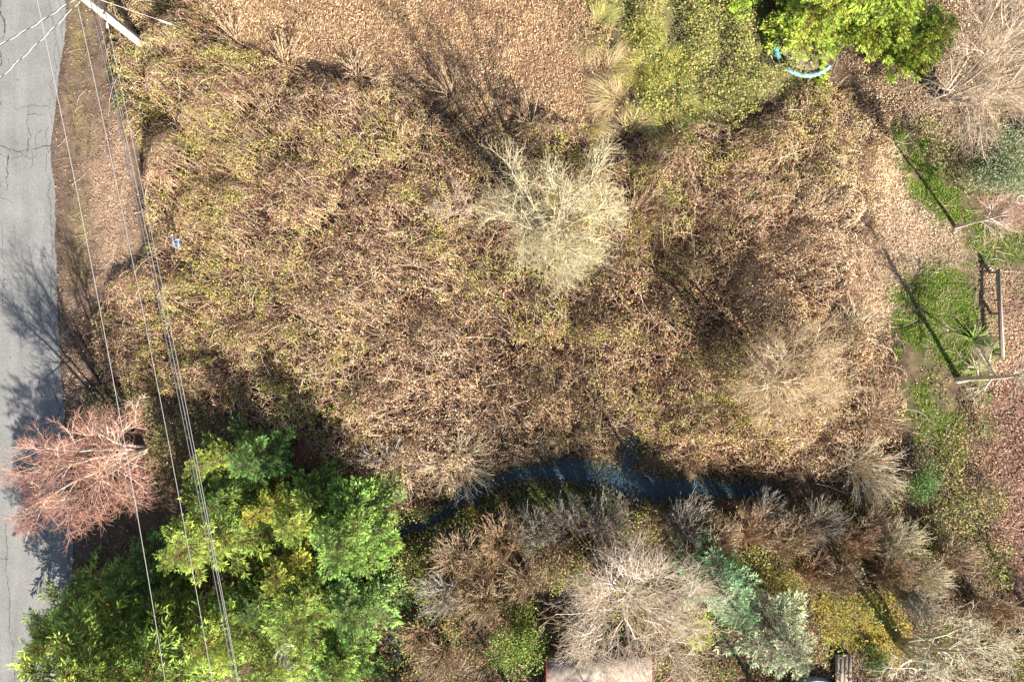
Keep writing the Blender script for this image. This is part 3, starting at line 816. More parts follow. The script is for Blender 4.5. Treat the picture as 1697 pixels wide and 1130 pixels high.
bare_tree('bare_tree', 'bare tree with a dense mass of pinkish red twigs beside the road', (238, 745), (134, 788), 8.4, 7, 3.7, 7, 6, 6, 3,
          (.55, .46, .36), (.74, .56, .43), (.47, .25, .185), 101, .19, tr=.007, t0=.3)
bare_tree('bare_tree', 'pale lichen covered bare tree rising from the middle of the brambles', (915, 395), (922, 352), 8.4, 11, 3.8, 6, 5, 5, 4,
          (.42, .37, .25), (.60, .54, .36), (.50, .43, .26), 102, .17, tr=.0075, curl=.14, lens=(.6, .42, .26, .14))
bare_tree('bare_tree', 'straw coloured bare tree in the brambles above the creek', (1270, 612), (1300, 630), 6.8, 8, 3.2, 6, 5, 6, 4,
          (.46, .38, .28), (.68, .57, .42), (.54, .40, .23), 103, .15, tr=.0062, lens=(.6, .45, .28, .16))
bare_tree('bare_tree', 'wide grey pink bare tree spreading over the tan shed roof', (1005, 950), (1050, 1000), 8.2, 11, 4.6, 7, 6, 4, 3,
          (.46, .39, .33), (.78, .66, .58), (.55, .44, .31), 104, .18, tr=.0068, lens=(.58, .42, .26, .15))
bare_tree('bare_tree', 'brown grey bare tree with a broad twiggy crown in the upper right corner', (1560, 165), (1650, 115), 8.0, 11, 4.7, 6, 5, 5, 3,
          (.40, .32, .25), (.64, .52, .40), (.48, .37, .26), 105, .19, tr=.007, lens=(.6, .42, .26, .15))
bare_tree('bare_tree', 'slender grey sapling with reddish twigs leaning right past the lawn', (1583, 377), (1690, 350), 7.4, 1, 2.6, 14, 6, 5, 3,
          (.46, .40, .34), (.50, .42, .35), (.54, .35, .25), 106, .09, t0=.35, out=.6, up=.2)
bare_tree('bare_tree', 'thick stumped pale bare tree leaning right beside the sword leaf clumps', (1588, 630), (1715, 615), 7.6, 1, 3.0, 14, 6, 5, 3,
          (.48, .40, .32), (.58, .50, .36), (.54, .44, .31), 107, .15, t0=.25, out=.6, up=.2)
bare_tree('bare_tree', 'twisted mossy bare tree with pale crooked limbs in the lower right corner', (1490, 1065), (1600, 1080), 8.6, 6, 3.5, 6, 5, 4, 2,
          (.42, .38, .25), (.66, .61, .44), (.60, .51, .36), 108, .2, curl=.26, out=.7, tr=.010)
bare_tree('bare_sapling', 'thin bare sapling with a few yellowish twigs between the pink tree and the wires', (226, 705), (245, 650), 4.6, 1, 1.3, 6, 4, 3, 0,
          (.5, .4, .3), (.62, .50, .36), (.58, .42, .3), 109, .04, t0=.4, cat='sapling', tr=.009)
bare_tree('bare_tree', 'small grey bare thorn bush left of the lichen covered tree', (752, 352), (748, 340), 3.0, 6, 1.6, 4, 4, 4, 2,
          (.38, .31, .24), (.52, .42, .32), (.46, .34, .24), 110, .07, cat='bush', tr=.008)

TANB = [(.48,.36,.23),(.60,.47,.32),(.32,.22,.14),(.2,.14,.09)]
GRYB = [(.44,.40,.33),(.30,.27,.23),(.55,.50,.40),(.2,.17,.13)]
PALB = [(.60,.52,.36),(.52,.45,.30),(.66,.58,.44)]
ORGB = [(.52,.35,.21),(.62,.45,.29),(.34,.22,.13),(.2,.13,.08)]
brushes = [
    ('rust brown shrub between the two feathery shrubs left of the holly', 800, 945, 40, 2.4, ORGB, (-.2, .4)),
    ('grey shrub at the creek bank above the left side of the wide tree', 945, 862, 40, 2.6, GRYB, (0, .7)),
    ('low tan shrub left of the slim tan shrub', 1160, 920, 34, 2.2, TANB, (0, .5)),
    ('grey tan shrub in shade between the spruce and the creek', 1265, 860, 40, 2.4, GRYB, (.1, .7)),
    ('straw brown shrub over the lower end of the creek', 1320, 885, 36, 2.6, TANB, (.1, .6)),
    ('tan shrub right below the shaded end of the creek', 1440, 880, 40, 2.4, TANB, (.2, .6)),
    ('dull orange shrub above the left part of the mossy lawn', 1340, 950, 38, 1.9, ORGB, (.1, .3)),
    ('grey brown shrub at the right of the mossy lawn', 1515, 1000, 38, 1.9, GRYB, (.3, .1)),
    ('straw low shrub left of the brook mouth', 590, 860, 40, 1.4, TANB, (-.2, .2)),
    ('tan shrub at the lower left of the wide grey pink tree', 735, 1085, 40, 1.8, TANB, (-.3, -.2)),
    ('orange brown shrub by the bottom edge right of the brook', 700, 1050, 36, 1.5, ORGB, (-.3, -.1)),
    ('tall tan feathery shrub right of the brook', 762, 925, 52, 3.0, TANB, (-.3, .6)),
    ('pinkish tan feathery shrub next to the creek bank', 832, 902, 48, 3.2, ORGB, (0, .8)),
    ('grey brown feathery shrub leaning over the dark brook bank', 745, 985, 46, 2.6, GRYB, (-.6, .3)),
    ('grey leaning shrub just above the glossy holly', 805, 995, 46, 2.8, TANB, (-.5, .2)),
    ('dark grey shrub left of the wide grey pink tree', 890, 895, 48, 3.0, GRYB, (-.2, .8)),
    ('tan shrub tucked between holly and the wide grey pink tree', 872, 965, 42, 2.8, TANB, (-.2, .3)),
    ('blue grey spindly shrub at the creek edge above the wide tree', 1000, 868, 44, 2.8, GRYB, (.1, .8)),
    ('grey brown shrub at the upper right of the wide tree', 1130, 878, 44, 2.8, GRYB, (.2, .8)),
    ('slim tan shrub above the yellow green bush', 1185, 900, 34, 3.0, TANB, (.1, .8)),
    ('tan upright shrub above the blue green spruce', 1240, 885, 42, 3.0, ORGB, (.1, .8)),
    ('straw shrub to the upper right of the blue green spruce', 1295, 905, 44, 3.0, TANB, (.1, .8)),
    ('grey brown shrub against the shaded end of the creek', 1350, 875, 44, 2.6, GRYB, (.2, .7)),
    ('orange brown shrub left of the lichen tipped shrub', 1405, 905, 46, 2.6, ORGB, (.2, .5)),
    ('shrub with pale lichen tips below the end of the creek', 1478, 905, 40, 2.6, PALB, (.3, .5)),
    ('orange tan low shrub below the lichen tipped shrub', 1470, 955, 42, 2.2, ORGB, (.2, .3)),
    ('dull tan shrub above the mossy lawn', 1385, 960, 40, 2.2, TANB, (.1, .3)),
    ('pale twisted lichen shrub right of the lichen tipped shrub', 1530, 955, 36, 2.0, PALB, (.4, .2)),
    ('straw coloured shrub near the red brown leaf litter', 1570, 925, 40, 2.0, TANB, (.4, .3)),
    ('rounded orange brown twiggy shrub by the twisted mossy tree', 1640, 1015, 52, 2.6, ORGB, (.5, -.2)),
]
for i, (lb, px, py, r, h, pal, ln) in enumerate(brushes):
    brush_shrub(lb, px, py, r, h, pal, 200+i, ln)
PLOTG = 'bare cane clumps inside the plot'
brush_shrub('pale cane clump fanning out near the lower right corner of the plot', 1430, 770, 62, 1.9, PALB, 240, (.3, -.4), 90, PLOTG, 7, 1.0, 'cane_clump')
brush_shrub('straw cane clump at the right of the straw coloured tree', 1450, 690, 50, 1.9, TANB, 241, (.2, .4), 70, PLOTG, 7, 1.0, 'cane_clump')
brush_shrub('straw cane clump below the second lawn patch', 1420, 545, 44, 1.6, PALB, 242, (-.2, .3), 60, PLOTG, 6, 1.0, 'cane_clump')
brush_shrub('reddish cane clump at the right edge of the lichen covered tree', 1055, 350, 52, 2.0, ORGB, 243, (.4, .2), 70, PLOTG, 7, 1.0, 'cane_clump')
brush_shrub('grey cane clump above the left end of the creek', 640, 770, 60, 1.6, GRYB, 244, (0, -.3), 80, PLOTG, 7, 1.0, 'cane_clump')
brush_shrub('pale cane clump right above the left part of the creek', 755, 765, 60, 1.7, PALB, 245, (.3, -.3), 80, PLOTG, 7, 1.0, 'cane_clump')
brush_shrub('pinkish cane clump right of the creek inlet', 1150, 745, 46, 1.5, ORGB, 246, (.2, -.3), 70, PLOTG, 7, 1.0, 'cane_clump')

for i, (lb, px, py, r, ln) in enumerate((('low tan brush at the left corner of the cleared strip', 385, 62, 34, (-.3, .2)), ('low brown brush on the field border right of the pole', 470, 100, 34, (.3, .3)),
        ('thin brush at the middle of the field border', 590, 118, 32, (.2, .3)), ('shaded low brush where the tree shadow meets the field', 745, 150, 36, (-.2, .3)), ('low brush on the field border above the lichen covered tree', 880, 205, 36, (.1, .3)))):
    brush_shrub(lb, px, py, r, 1.0, [(.50,.36,.22),(.36,.23,.14),(.60,.46,.3)], 260+i, ln, 45, 'low brush along the field border', 5, 1.1, 'low_brush')

# ------------------------------------------------------------------ conifers
def bough_mesh(seed, dens=8, flat=.3, shoot=.135, wid=.22, droop=.10):
    rng = np.random.default_rng(seed)
    mb = MB()
    K = 7; t = np.linspace(0, 1, K)
    axis = np.stack([t, .05*np.sin(t*3+rng.random()*6), .07*np.sin(np.pi*t)-droop*t**2], 1)
    V, F = tubes(axis[None], np.linspace(.011, .003, K)[None], 4); mb.add(V, F, (.16, .10, .06))
    PB = []; DB = []; BR = []
    def at(u): return np.stack([np.interp(u, t, axis[:, k]) for k in range(3)], -1)
    segs = []
    for s in (-1, 1):
        for k in range(dens):
            u = .1+.87*(k+rng.random()*.8)/dens
            L = (.36*(1-u)**.75+.07)*rng.uniform(.6, 1.2)
            an = s*rng.uniform(.65, 1.05)
            d = np.array([math.cos(an), math.sin(an), rng.normal(0, .12)-.05])
            segs.append((at(u), d, L))
    segs.append((at(.75), np.array([1, 0, -.1]), .3))
    br = []
    for p, d, L in segs:
        m = max(3, int(L/.05))
        v = np.linspace(.12, 1, m)
        br.append(np.stack([p+d*L*q-np.array([0, 0, .12*L*q*q]) for q in np.linspace(0, 1, 3)]))
        for s in (-1, 1):
            for q in v:
                a2 = s*rng.uniform(.35, .9)
                dd = np.array([d[0]*math.cos(a2)-d[1]*math.sin(a2), d[0]*math.sin(a2)+d[1]*math.cos(a2), d[2]+rng.normal(0, flat)])
                PB.append(p+d*L*q-np.array([0, 0, .12*L*q*q])); DB.append(dd); BR.append(q*.6+np.hypot(*(p+d*L*q)[:2])*.4)
        PB.append(p+d*L-np.array([0, 0, .12*L])); DB.append(d); BR.append(1)
    br = np.array(br); V, F = tubes(br, np.full(br.shape[:2], .0035), 3); mb.add(V, F, (.17, .11, .06))
    PB = np.array(PB); DB = nz(np.array(DB)); BR = np.array(BR); n = len(PB)
    L = shoot*rng.uniform(.6, 1.2, n)
    V, F = leaves(PB, DB, nz(np.array([0, 0, 1.])+rng.normal(0, .45, (n, 3))), L, L*wid, .1)
    # paler young shoot ends, with sunlit tips and shaded interior painted in
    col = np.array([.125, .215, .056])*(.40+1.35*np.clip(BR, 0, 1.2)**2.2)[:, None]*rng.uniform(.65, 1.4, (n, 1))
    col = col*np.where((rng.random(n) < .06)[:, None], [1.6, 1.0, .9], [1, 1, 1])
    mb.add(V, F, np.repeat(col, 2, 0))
    return mb.mesh('bough', M_NEEDLE)
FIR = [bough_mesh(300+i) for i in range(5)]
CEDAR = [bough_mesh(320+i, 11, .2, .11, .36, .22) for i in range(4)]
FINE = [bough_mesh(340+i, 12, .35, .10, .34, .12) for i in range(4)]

def conifer(label, top_px, h, r, col, seed, kind=FIR, nb=80, cat='tree', name='conifer', group=None, t0=.12, taper=.75, bark=(.2, .14, .09), up=.55):
    rng = np.random.default_rng(seed)
    b = G(*top_px, h); b[2] = 0.0
    th = thing(name, label, cat, (b[0], b[1], -.05), group)
    K = 6; t = np.linspace(0, 1, K)
    P = np.stack([.05*h/8*np.sin(t*4+seed), .05*h/8*np.cos(t*3+seed), t*h*.985], 1)[None]
    mb = MB(); V, F = tubes(P, np.linspace(.028*h, .012, K)[None], 7); mb.add(V, F, bark)
    mb.obj('trunk', M_BARK, th, smooth=True)
    az = rng.random()*6.28
    lob = rng.uniform(.75, 1.2, 9)
    nb = int(nb*.78)
    for i in range(nb):
        u = t0+(1-t0)*((i+rng.random())/nb)**.85
        u = min(u, .99)
        az += 2.39996+rng.normal(0, .35)
        L = (r*(1-u)**taper*1.02+.16*r*.6)*rng.uniform(.55, 1.2)*lob[int((az % 6.283)/6.284*9)]
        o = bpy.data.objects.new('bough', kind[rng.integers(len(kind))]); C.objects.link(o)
        o.parent = th
        o.location = (float(np.interp(u, t, P[0, :, 0])), float(np.interp(u, t, P[0, :, 1])), u*h)
        pitch = -.15+up*u**1.5+rng.normal(0, .16)
        if u > .93: pitch += .5
        o.rotation_euler = (rng.normal(0, .25), -pitch, az)
        w = rng.uniform(.85, 1.15)
        o.scale = (L, L*w, L)
        j = rng.uniform(.82, 1.2)
        o.color = (col[0]*j*rng.uniform(.9, 1.12), col[1]*j, col[2]*j, 1)
    return th

YG = (1.75, 1.4, .95); MG = (1.25, 1.15, .9); DG = (.85, .95, .9); YEL = (2.5, 1.6, .9); BG = (1.15, 1.25, 2.1)
con = [
    ('tall bright green fir under the left wires with long spreading sprays', (272, 938), 8.4, 3.2, YG, FIR, 90),
    ('mid green fir overhanging the road edge at the bottom left', (70, 1190), 10.6, 3.9, (1.75, 1.4, .95), FIR, 130),
    ('dark green fir at the upper right of the fir group', (388, 775), 5.8, 2.3, (1.0, 1.08, .98), FIR, 70),  # dark tint holds its shade as well as its own green
    ('small bright green fir top beneath the bundle of wires', (312, 778), 6.4, 1.7, YG, FIR, 55),
    ('narrow yellow green conifer right of the wires', (398, 872), 7.2, 1.4, YEL, FINE, 60),
    ('olive yellow rounded conifer in the middle of the fir group', (462, 888), 6.8, 2.1, (1.55, 1.25, .85), FINE, 80),
    ('broad mid green cedar at the right side of the fir group', (548, 925), 8.4, 2.9, (1.2, 1.15, .85), CEDAR, 100),
    ('yellow green fir at the bottom edge between the wires', (318, 1095), 7.4, 2.7, (1.75, 1.4, .85), FIR, 85),
    ('green fir with a pale dead branch in its crown', (462, 1065), 8.2, 2.7, (1.55, 1.3, .85), FIR, 85),
    ('dark green cedar beside the brook in the fir group', (568, 1025), 5.6, 2.8, (1.0, .98, .9), CEDAR, 90),
    ('deep green fir at the bottom edge near the road', (140, 1235), 11.6, 3.7, (1.45, 1.25, .85), FIR, 85),
    ('small yellow topped fir near the centre of the fir group', (440, 980), 7.2, 1.5, (2.3, 1.55, .85), FINE, 60),
    ('deep shaded fir between the pink tree and the fir group', (180, 985), 5.6, 2.5, (.9, .95, .9), FIR, 70),  # shade is put into the dark tint
    ('dark fir behind the tall bright fir beside the wires', (335, 850), 5.4, 2.4, (1.1, 1.1, .9), FIR, 70),
    ('mid green cedar at the bottom edge of the fir group', (540, 1140), 6.0, 2.5, (1.2, 1.1, .8), CEDAR, 80),
    ('low olive conifer at the upper right end of the fir group', (498, 835), 4.6, 1.8, (1.25, 1.1, .8), FINE, 60),
    ('green fir cut by the bottom edge right of the wires', (410, 1165), 7.0, 2.6, (1.6, 1.35, .9), FIR, 80),
    ('broad green fir spilling over the road edge at the far lower left', (42, 1088), 6.6, 3.0, (1.7, 1.35, .95), FIR, 95),
    ('mid green fir between the two tall firs at the bottom left', (212, 1085), 7.0, 2.7, (1.5, 1.25, .9), FIR, 85),
    ('small dark fir in the gap left of the dead branch', (395, 1035), 5.4, 2.0, (1.0, 1.0, .9), FIR, 60),
]
cons = []
for i, (lb, tp, h, r, c, kd, nb) in enumerate(con):
    cons.append(conifer(lb, tp, h, r, c, 400+i, kd, nb, taper=.5 if h > 10 else .75, group='conifers beside the road in the lower left'))
CG = 'cedars along the upper edge'
conifer('large bright yellow green cedar over the blue trampoline', (1545, -72), 7.6, 3.5, (1.85, 1.45, .8), 431, CEDAR, 130, group=CG, name='cedar')
conifer('yellow green cedar cut by the top edge left of the trampoline', (1270, -120), 6.0, 2.1, (1.9, 1.55, .8), 432, CEDAR, 80, group=CG, name='cedar')
conifer('loose green cedar along the top edge above the ivy bed', (1335, -150), 6.2, 2.8, (1.8, 1.6, .85), 435, CEDAR, 80, group=CG, name='cedar')
conifer('yellow green cedar hiding the upper half of the trampoline', (1392, -30), 5.4, 3.0, (1.95, 1.45, .8), 434, CEDAR, 90, group=CG, name='cedar')
conifer('small olive cedar right of the large bright cedar', (1580, 30), 5.0, 2.1, (1.8, 1.45, .7), 433, CEDAR, 70, group=CG, name='cedar')
EG = 'evergreens near the bottom edge'
conifer('blue green spruce standing right of the wide grey pink tree', (1242, 1035), 9.2, 2.4, BG, 441, FIR, 85, group=EG, name='spruce')
conifer('pale grey green fir at the bottom edge left of the wooden platform', (1335, 1105), 6.5, 2.5, (2.0, 1.35, 2.9), 442, FIR, 90, group=EG)
conifer('small yellow green conifer left of the blue green spruce', (1172, 1070), 4.0, 1.4, (2.2, 1.5, .8), 443, FINE, 55, group=EG)
conifer('small blue grey spruce at the top of the blue green spruce', (1195, 955), 3.8, 1.3, (1.0, 1.15, 1.8), 444, FIR, 50, group=EG, name='spruce')
for i, (bx, by, h, r, lb) in enumerate(((905, 1235, 9.0, 2.2, 'tall fir beyond the lower edge, below the glossy holly'), (745, 1275, 10.5, 2.4, 'tallest fir beyond the lower edge, below the brook'),
        (1090, 1300, 9.5, 2.2, 'tall fir beyond the lower edge, behind the shed'), (1345, 1285, 9.5, 2.0, 'narrow fir beyond the lower edge, behind the round tub'), (1790, 1150, 8.5, 1.9, 'narrow fir beyond the lower right corner of the view'))):
    k = H/(H-h); tpx = 848.5+(bx-848.5)*k; tpy = 565+(by-565)*k
    conifer(lb, (tpx, tpy), h, r, (1.2, 1.1, .9), 470+i, FIR, 60, group='firs beyond the lower edge', t0=.25)
# dead pale branch caught in one crown
rng = np.random.default_rng(77)
mb = MB()
P = np.zeros((26, 6, 3)); a = rng.uniform(.6, 4.2, 26)
for k in range(6):
    rr = .25+.09*k
    P[:, k] = np.stack([np.cos(a+.28*k)*rr, np.sin(a+.28*k)*rr, rng.normal(0, .05, 26)+.1*k], 1)
q = G(484, 1078, 6.2)-np.array(cons[8].location)
V, F = tubes(P+q, np.full((26, 6), .014), 3); mb.add(V, F, np.repeat(pick(rng, [(.6, .58, .52)], 26), 15, 0))
tag(mb.obj('dead_branch', M_TWIG, cons[8], kind='stuff'), 'pale grey curled dead branch')

# ------------------------------------------------------------------ leafy shrubs
def leafy(label, px, py, r, h, pal, seed, size=(.07, .13), n=2600, name='leafy_shrub', group=None, clumps=14, berries=0, slim=.6, zmin=.15):
    rng = np.random.default_rng(seed)
    b = G(px, py, h*.6); b[2] = float(ground_h(np.array([b[0]]), np.array([b[1]]))[0])-.03
    th = thing(name, label, 'shrub', b, group)
    cc = rand_dirs(rng, clumps, -.1, 1)*rng.uniform(.35, .85, (clumps, 1))*[r, r, h*.62]+[0, 0, h*.42]
    cr = rng.uniform(.28, .48, clumps)*r
    K = 5; t = np.linspace(0, 1, K)[None, :, None]
    P = cc[:, None]*t*[1, 1, 1]; P = P+np.cumsum(rng.normal(0, .03, P.shape), 1)*t
    R = np.outer(np.full(clumps, .022), np.linspace(1, .4, K))
    for i in range(clumps):
        mb = MB(); V, F = tubes(P[i:i+1], R[i:i+1], 4); mb.add(V, F, (.2, .14, .09)); mb.obj('stem', M_BARK, th)
    w = rng.integers(0, clumps, n)
    d = rand_dirs(rng, n, -.4, 1)
    p = cc[w]+d*(cr[w]*rng.random(n)**.4)[:, None]*[1, 1, .85]
    p[:, 2] = np.maximum(p[:, 2], .05)
    L = rng.uniform(*size, n)
    V, F = leaves(p, nz(d+rand_dirs(rng, n)*.9), nz(d*.6+rand_dirs(rng, n, .1, 1)), L, L*slim*rng.uniform(.8, 1.2, n))
    mb = MB(); mb.add(V, F, np.repeat(pick(rng, pal, n, .25), 2, 0)); mb.obj('foliage', M_LEAF, th, kind='stuff')
    if berries:
        k = rng.integers(0, n, berries); q = p[k]+d[k]*.05
        o = np.array([[1,0,0],[0,1,0],[-1,0,0],[0,-1,0],[0,0,1],[0,0,-1]])*.035
        V = (q[:, None]+o).reshape(-1, 3); f = np.array([[0,1,4],[1,2,4],[2,3,4],[3,0,4],[1,0,5],[2,1,5],[3,2,5],[0,3,5]])
        F = (np.arange(berries)[:, None, None]*6+f).reshape(-1, 3)
        mb = MB(); mb.add(V, F, (.55, .06, .02)); mb.obj('berries', M_PLASTIC, th, kind='stuff')
    return th
HOL = [(.20,.30,.05),(.30,.38,.09),(.12,.20,.035),(.38,.42,.14)]
leafy('glossy green holly with red berries left of the shed roof', 855, 1065, 1.9, 3.2, HOL, 501, (.08, .14), 5200, 'holly', berries=110, clumps=20)
leafy('grey green dense evergreen bush at the right edge above the slender sapling', 1662, 262, 2.4, 1.9, [(.20,.27,.12),(.32,.38,.22),(.13,.19,.08),(.42,.46,.30)], 502, (.07, .12), 7000, 'evergreen_bush', clumps=26)
leafy('red brown leafed shrub in shade left of the grey canes', 515, 755, 1.4, 1.6, [(.24,.10,.07),(.32,.14,.10),(.16,.08,.055)], 503, (.06, .1), 2600)
leafy('dark green shrub in the lower right corner of the plot', 1535, 795, 1.6, 1.5, [(.10,.20,.05),(.16,.27,.08),(.07,.14,.04),(.22,.3,.1)], 504, (.07, .12), 3200)
leafy('yellow green leafy shrub just above the blue green spruce', 1205, 930, 1.3, 2.2, [(.34,.34,.06),(.42,.38,.08),(.22,.27,.05)], 505, (.07, .12), 1900)
leafy('green and orange leafed shrub right of the blue green spruce', 1300, 955, 1.5, 1.8, [(.20,.26,.05),(.3,.3,.07),(.44,.28,.08),(.14,.19,.04)], 506, (.07, .12), 2400)
leafy('dark green low shrub at the foot of the mossy twisted tree', 1450, 1095, 1.0, 1.0, [(.10,.18,.04),(.16,.24,.06),(.07,.12,.03)], 507, (.07, .11), 1300)
leafy('orange leafed low bush right of the holly trunk shadow', 775, 850, .7, .8, [(.5,.34,.07),(.42,.30,.06),(.3,.28,.06)], 508, (.06, .1), 600)
leafy('golden leafed low bush near the left end of the creek', 578, 815, .7, .9, [(.5,.36,.08),(.56,.42,.12),(.34,.3,.08)], 509, (.06, .1), 600)

def tuft(label, px, py, n, L, pal, seed, group, wid=.05, name='grass_clump', lean=(0, 0), cat='grass clump'):
    rng = np.random.default_rng(seed)
    b = G(px, py); b[2] = float(ground_h(np.array([b[0]]), np.array([b[1]]))[0])-.02
    th = thing(name, label, cat, b, group)
    a = rng.uniform(0, 2*np.pi, n); e = rng.uniform(.2, 1.3, n); K = 5
    P = np.zeros((n, K, 3)); p = np.stack([np.cos(a), np.sin(a), 0*a], 1)*rng.uniform(0, .12+.0016*max(0, n-90), (n, 1)); P[:, 0] = p
    d = np.stack([np.cos(a)*np.cos(e)+lean[0], np.sin(a)*np.cos(e)+lean[1], np.sin(e)], 1); LL = L*rng.uniform(.6, 1.15, n)
    for k in range(1, K):
        d = nz(d); p = p+d*(LL/(K-1))[:, None]; P[:, k] = p; d = d+[0, 0, -.28]
    P[..., 2] = np.maximum(P[..., 2], .04)
    T = nz(np.gradient(P, axis=1)); Sd = nz(np.cross(T, [0, 0, 1.]))*(wid*.5*np.array([.8, 1, .9, .6, .06]))[None, :, None]
    V = np.stack([P-Sd, P+Sd], 2)
    for i in range(n):
        pass
    k = np.arange(K-1)*2; f = np.stack([k, k+1, k+3, k+2], 1)
    col = pick(rng, pal, n, .2)
    if n <= 90 and wid >= .05:
        for i in range(n):
            mb = MB(); mb.add(V[i].reshape(-1, 3), f, col[i]); mb.obj('leaf', M_LEAF, th)
    else:
        mb = MB(); mb.add(V.reshape(-1, 3), (np.arange(n)[:, None, None]*2*K+f).reshape(-1, 4), np.repeat(col, K-1, 0))
        mb.obj('blades', M_DRY, th, kind='stuff')
    return th
SW = [(.18,.25,.05),(.26,.32,.09),(.38,.40,.18),(.12,.18,.04)]
tuft('dark sword leafed clump in tree shade by the lawn edge', 1612, 562, 60, 1.3, SW, 601, 'sword leafed clumps near the fence rail', .06)
tuft('sword leafed clump touching the low timber rail', 1640, 578, 50, 1.1, SW, 602, 'sword leafed clumps near the fence rail', .06)
tuft('sunlit yellow green sword leafed clump below the shaded one', 1617, 612, 60, 1.2, [(.30,.36,.08),(.42,.44,.16),(.22,.28,.06)], 603, 'sword leafed clumps near the fence rail', .06)  # brighter leaf palette paints in the sunlight on this clump
DRY = [(.58,.44,.23),(.46,.34,.16),(.36,.30,.11),(.66,.53,.33),(.26,.18,.09)]
DG_ = 'dry tussocks at the field edge'
tuft('golden tussock left of the ivy bed near the top edge', 1062, 58, 440, 1.3, [(.50,.44,.08),(.42,.42,.08),(.60,.52,.16),(.30,.32,.06)], 611, DG_, .013, lean=(0.5, -0.3))
tuft('yellow tussock in the middle of the field edge', 1088, 140, 453, 1.2, [(.50,.44,.08),(.42,.42,.08),(.60,.52,.16),(.30,.32,.06)], 612, DG_, .013, lean=(-0.4, 0.5))
tuft('straw tussock at the end of the cleared strip', 1012, 160, 466, 1.4, DRY, 613, DG_, .013, lean=(-0.8, 0.2))
tuft('green based tussock above the bramble edge', 1132, 182, 479, 1.2, [(.34,.34,.08),(.46,.42,.14),(.24,.27,.06),(.56,.48,.22)], 614, DG_, .013, lean=(0.7, -0.4))
tuft('pale flattened tussock touching the cleared strip', 1020, 108, 492, 1.3, DRY, 615, DG_, .013, lean=(0.9, 0.3))
tuft('olive tussock near the top edge', 1000, 28, 445, 1.1, [(.34,.34,.08),(.46,.42,.14),(.24,.27,.06),(.56,.48,.22)], 616, DG_, .013, lean=(0.5, 0.6))
tuft('golden clump between two straw tussocks', 1048, 118, 458, 1.0, [(.50,.44,.08),(.42,.42,.08),(.60,.52,.16),(.30,.32,.06)], 617, DG_, .013, lean=(-0.7, -0.4))
tuft('small straw clump at the shaded end of the cleared strip', 1050, 200, 471, 1.0, DRY, 618, DG_, .013, lean=(0.4, 0.7))
tuft('yellow green clump at the lower end of the field edge', 1100, 212, 484, 1.0, [(.34,.34,.08),(.46,.42,.14),(.24,.27,.06),(.56,.48,.22)], 619, DG_, .013, lean=(-0.5, -0.5))
tuft('tan clump on the cleared strip below the olive tussock', 975, 75, 497, 0.9, DRY, 620, DG_, .013, lean=(0.3, -0.8))
tuft('bright yellow clump beside the ivy bed', 1118, 108, 450, 1.0, [(.50,.44,.08),(.42,.42,.08),(.60,.52,.16),(.30,.32,.06)], 621, DG_, .013, lean=(0.6, 0.3))
tuft('straw clump bent to the left near the top edge', 1080, 12, 463, 1.1, DRY, 622, DG_, .013, lean=(-0.8, 0.4))
tuft('long dry clump above the lichen covered tree', 985, 212, 476, 1.0, DRY, 623, DG_, .013, lean=(0.6, -0.6))

# ------------------------------------------------------------------ utility pole and wires
def tube_obj(pts, r, mat, col, name, parent=None, sides=6):
    pts = np.array(pts, float)[None]
    R = np.broadcast_to(np.asarray(r, float), pts.shape[1])[None]
    mb = MB(); V, F = tubes(pts, R, sides)
    mb.add(V, F, col)
    # end caps
    K = pts.shape[1]
    mb.v.append(pts[0, [0, -1]]); c0 = mb.n; mb.n += 2
    f = [[c0, (m+1) % sides, m] for m in range(sides)]+[[c0+1, (K-1)*sides+m, (K-1)*sides+(m+1) % sides] for m in range(sides)]
    mb.f3.append(np.array(f)); mb.c3.append(np.broadcast_to(np.array(col, float), (len(f), 3)))
    return mb.obj(name, mat, parent, smooth=False)

PB_ = G(250, 87)
pole = thing('utility_pole', 'tall sun bleached wooden utility pole leaving the top edge', 'utility pole', (PB_[0], PB_[1], 0))
tube_obj([(0, 0, z) for z in (-.3, 1, 3, 6, 9, 11)], [.21, .20, .19, .17, .15, .14], M_WOOD, (.44, .37, .30), 'shaft', pole, 14)
tube_obj([(.235, .10, z) for z in (0, 2, 4, 6.2)], .05, M_PLASTIC, (.05, .05, .055), 'conduit', pole, 8)
tube_obj([(.27, -.04, z) for z in (0, 2, 4, 5.2)], .035, M_PLASTIC, (.42, .42, .42), 'conduit', pole, 8)
tube_obj([(.1, .26, z) for z in (.2, 2, 4, 5.0)], .02, M_PLASTIC, (.55, .53, .5), 'ground_wire', pole, 6)
tube_obj([(-.9, -.18, 9.8), (.9, -.18, 9.8)], .06, M_WOOD, (.4, .32, .25), 'crossarm', pole, 4)
for x in (-.8, .8, 0):
    tube_obj([(x, -.18, 9.86), (x, -.18, 9.93), (x, -.18, 10.0)], [.03, .06, .035], M_PLASTIC, (.6, .6, .58), 'insulator', pole, 8)
def wire(label, name, attach, end_px, zend, sag, r, col, ext=1.35, cat='wire', group='overhead wires along the road', n=40):
    a = np.array([PB_[0]+attach[0], PB_[1]+attach[1], attach[2]]); e = G(*end_px, zend)
    b = a+(e-a)*ext
    t = np.linspace(0, 1, n)
    P = a+(b-a)*t[:, None]; P[:, 2] -= sag*4*t*(1-t)
    o = tube_obj(P, r, M_WIRE, col, name)
    return tag(o, label, cat, group), P
wire('single pale wire furthest left above the road verge', 'power_line', (-.1, -.1, 10.0), (262, 1130), 10.4, .7, .014, (.36, .34, .33))
wire('single pale wire second from the left over the verge', 'power_line', (.25, -.1, 7.4), (342, 1130), 8.6, .7, .014, (.36, .34, .33))
wire('dark cable at the left of the close bundle of three', 'telecom_cable', (.25, -.15, 6.1), (378, 1130), 8.0, .75, .017, (.16, .16, .17))
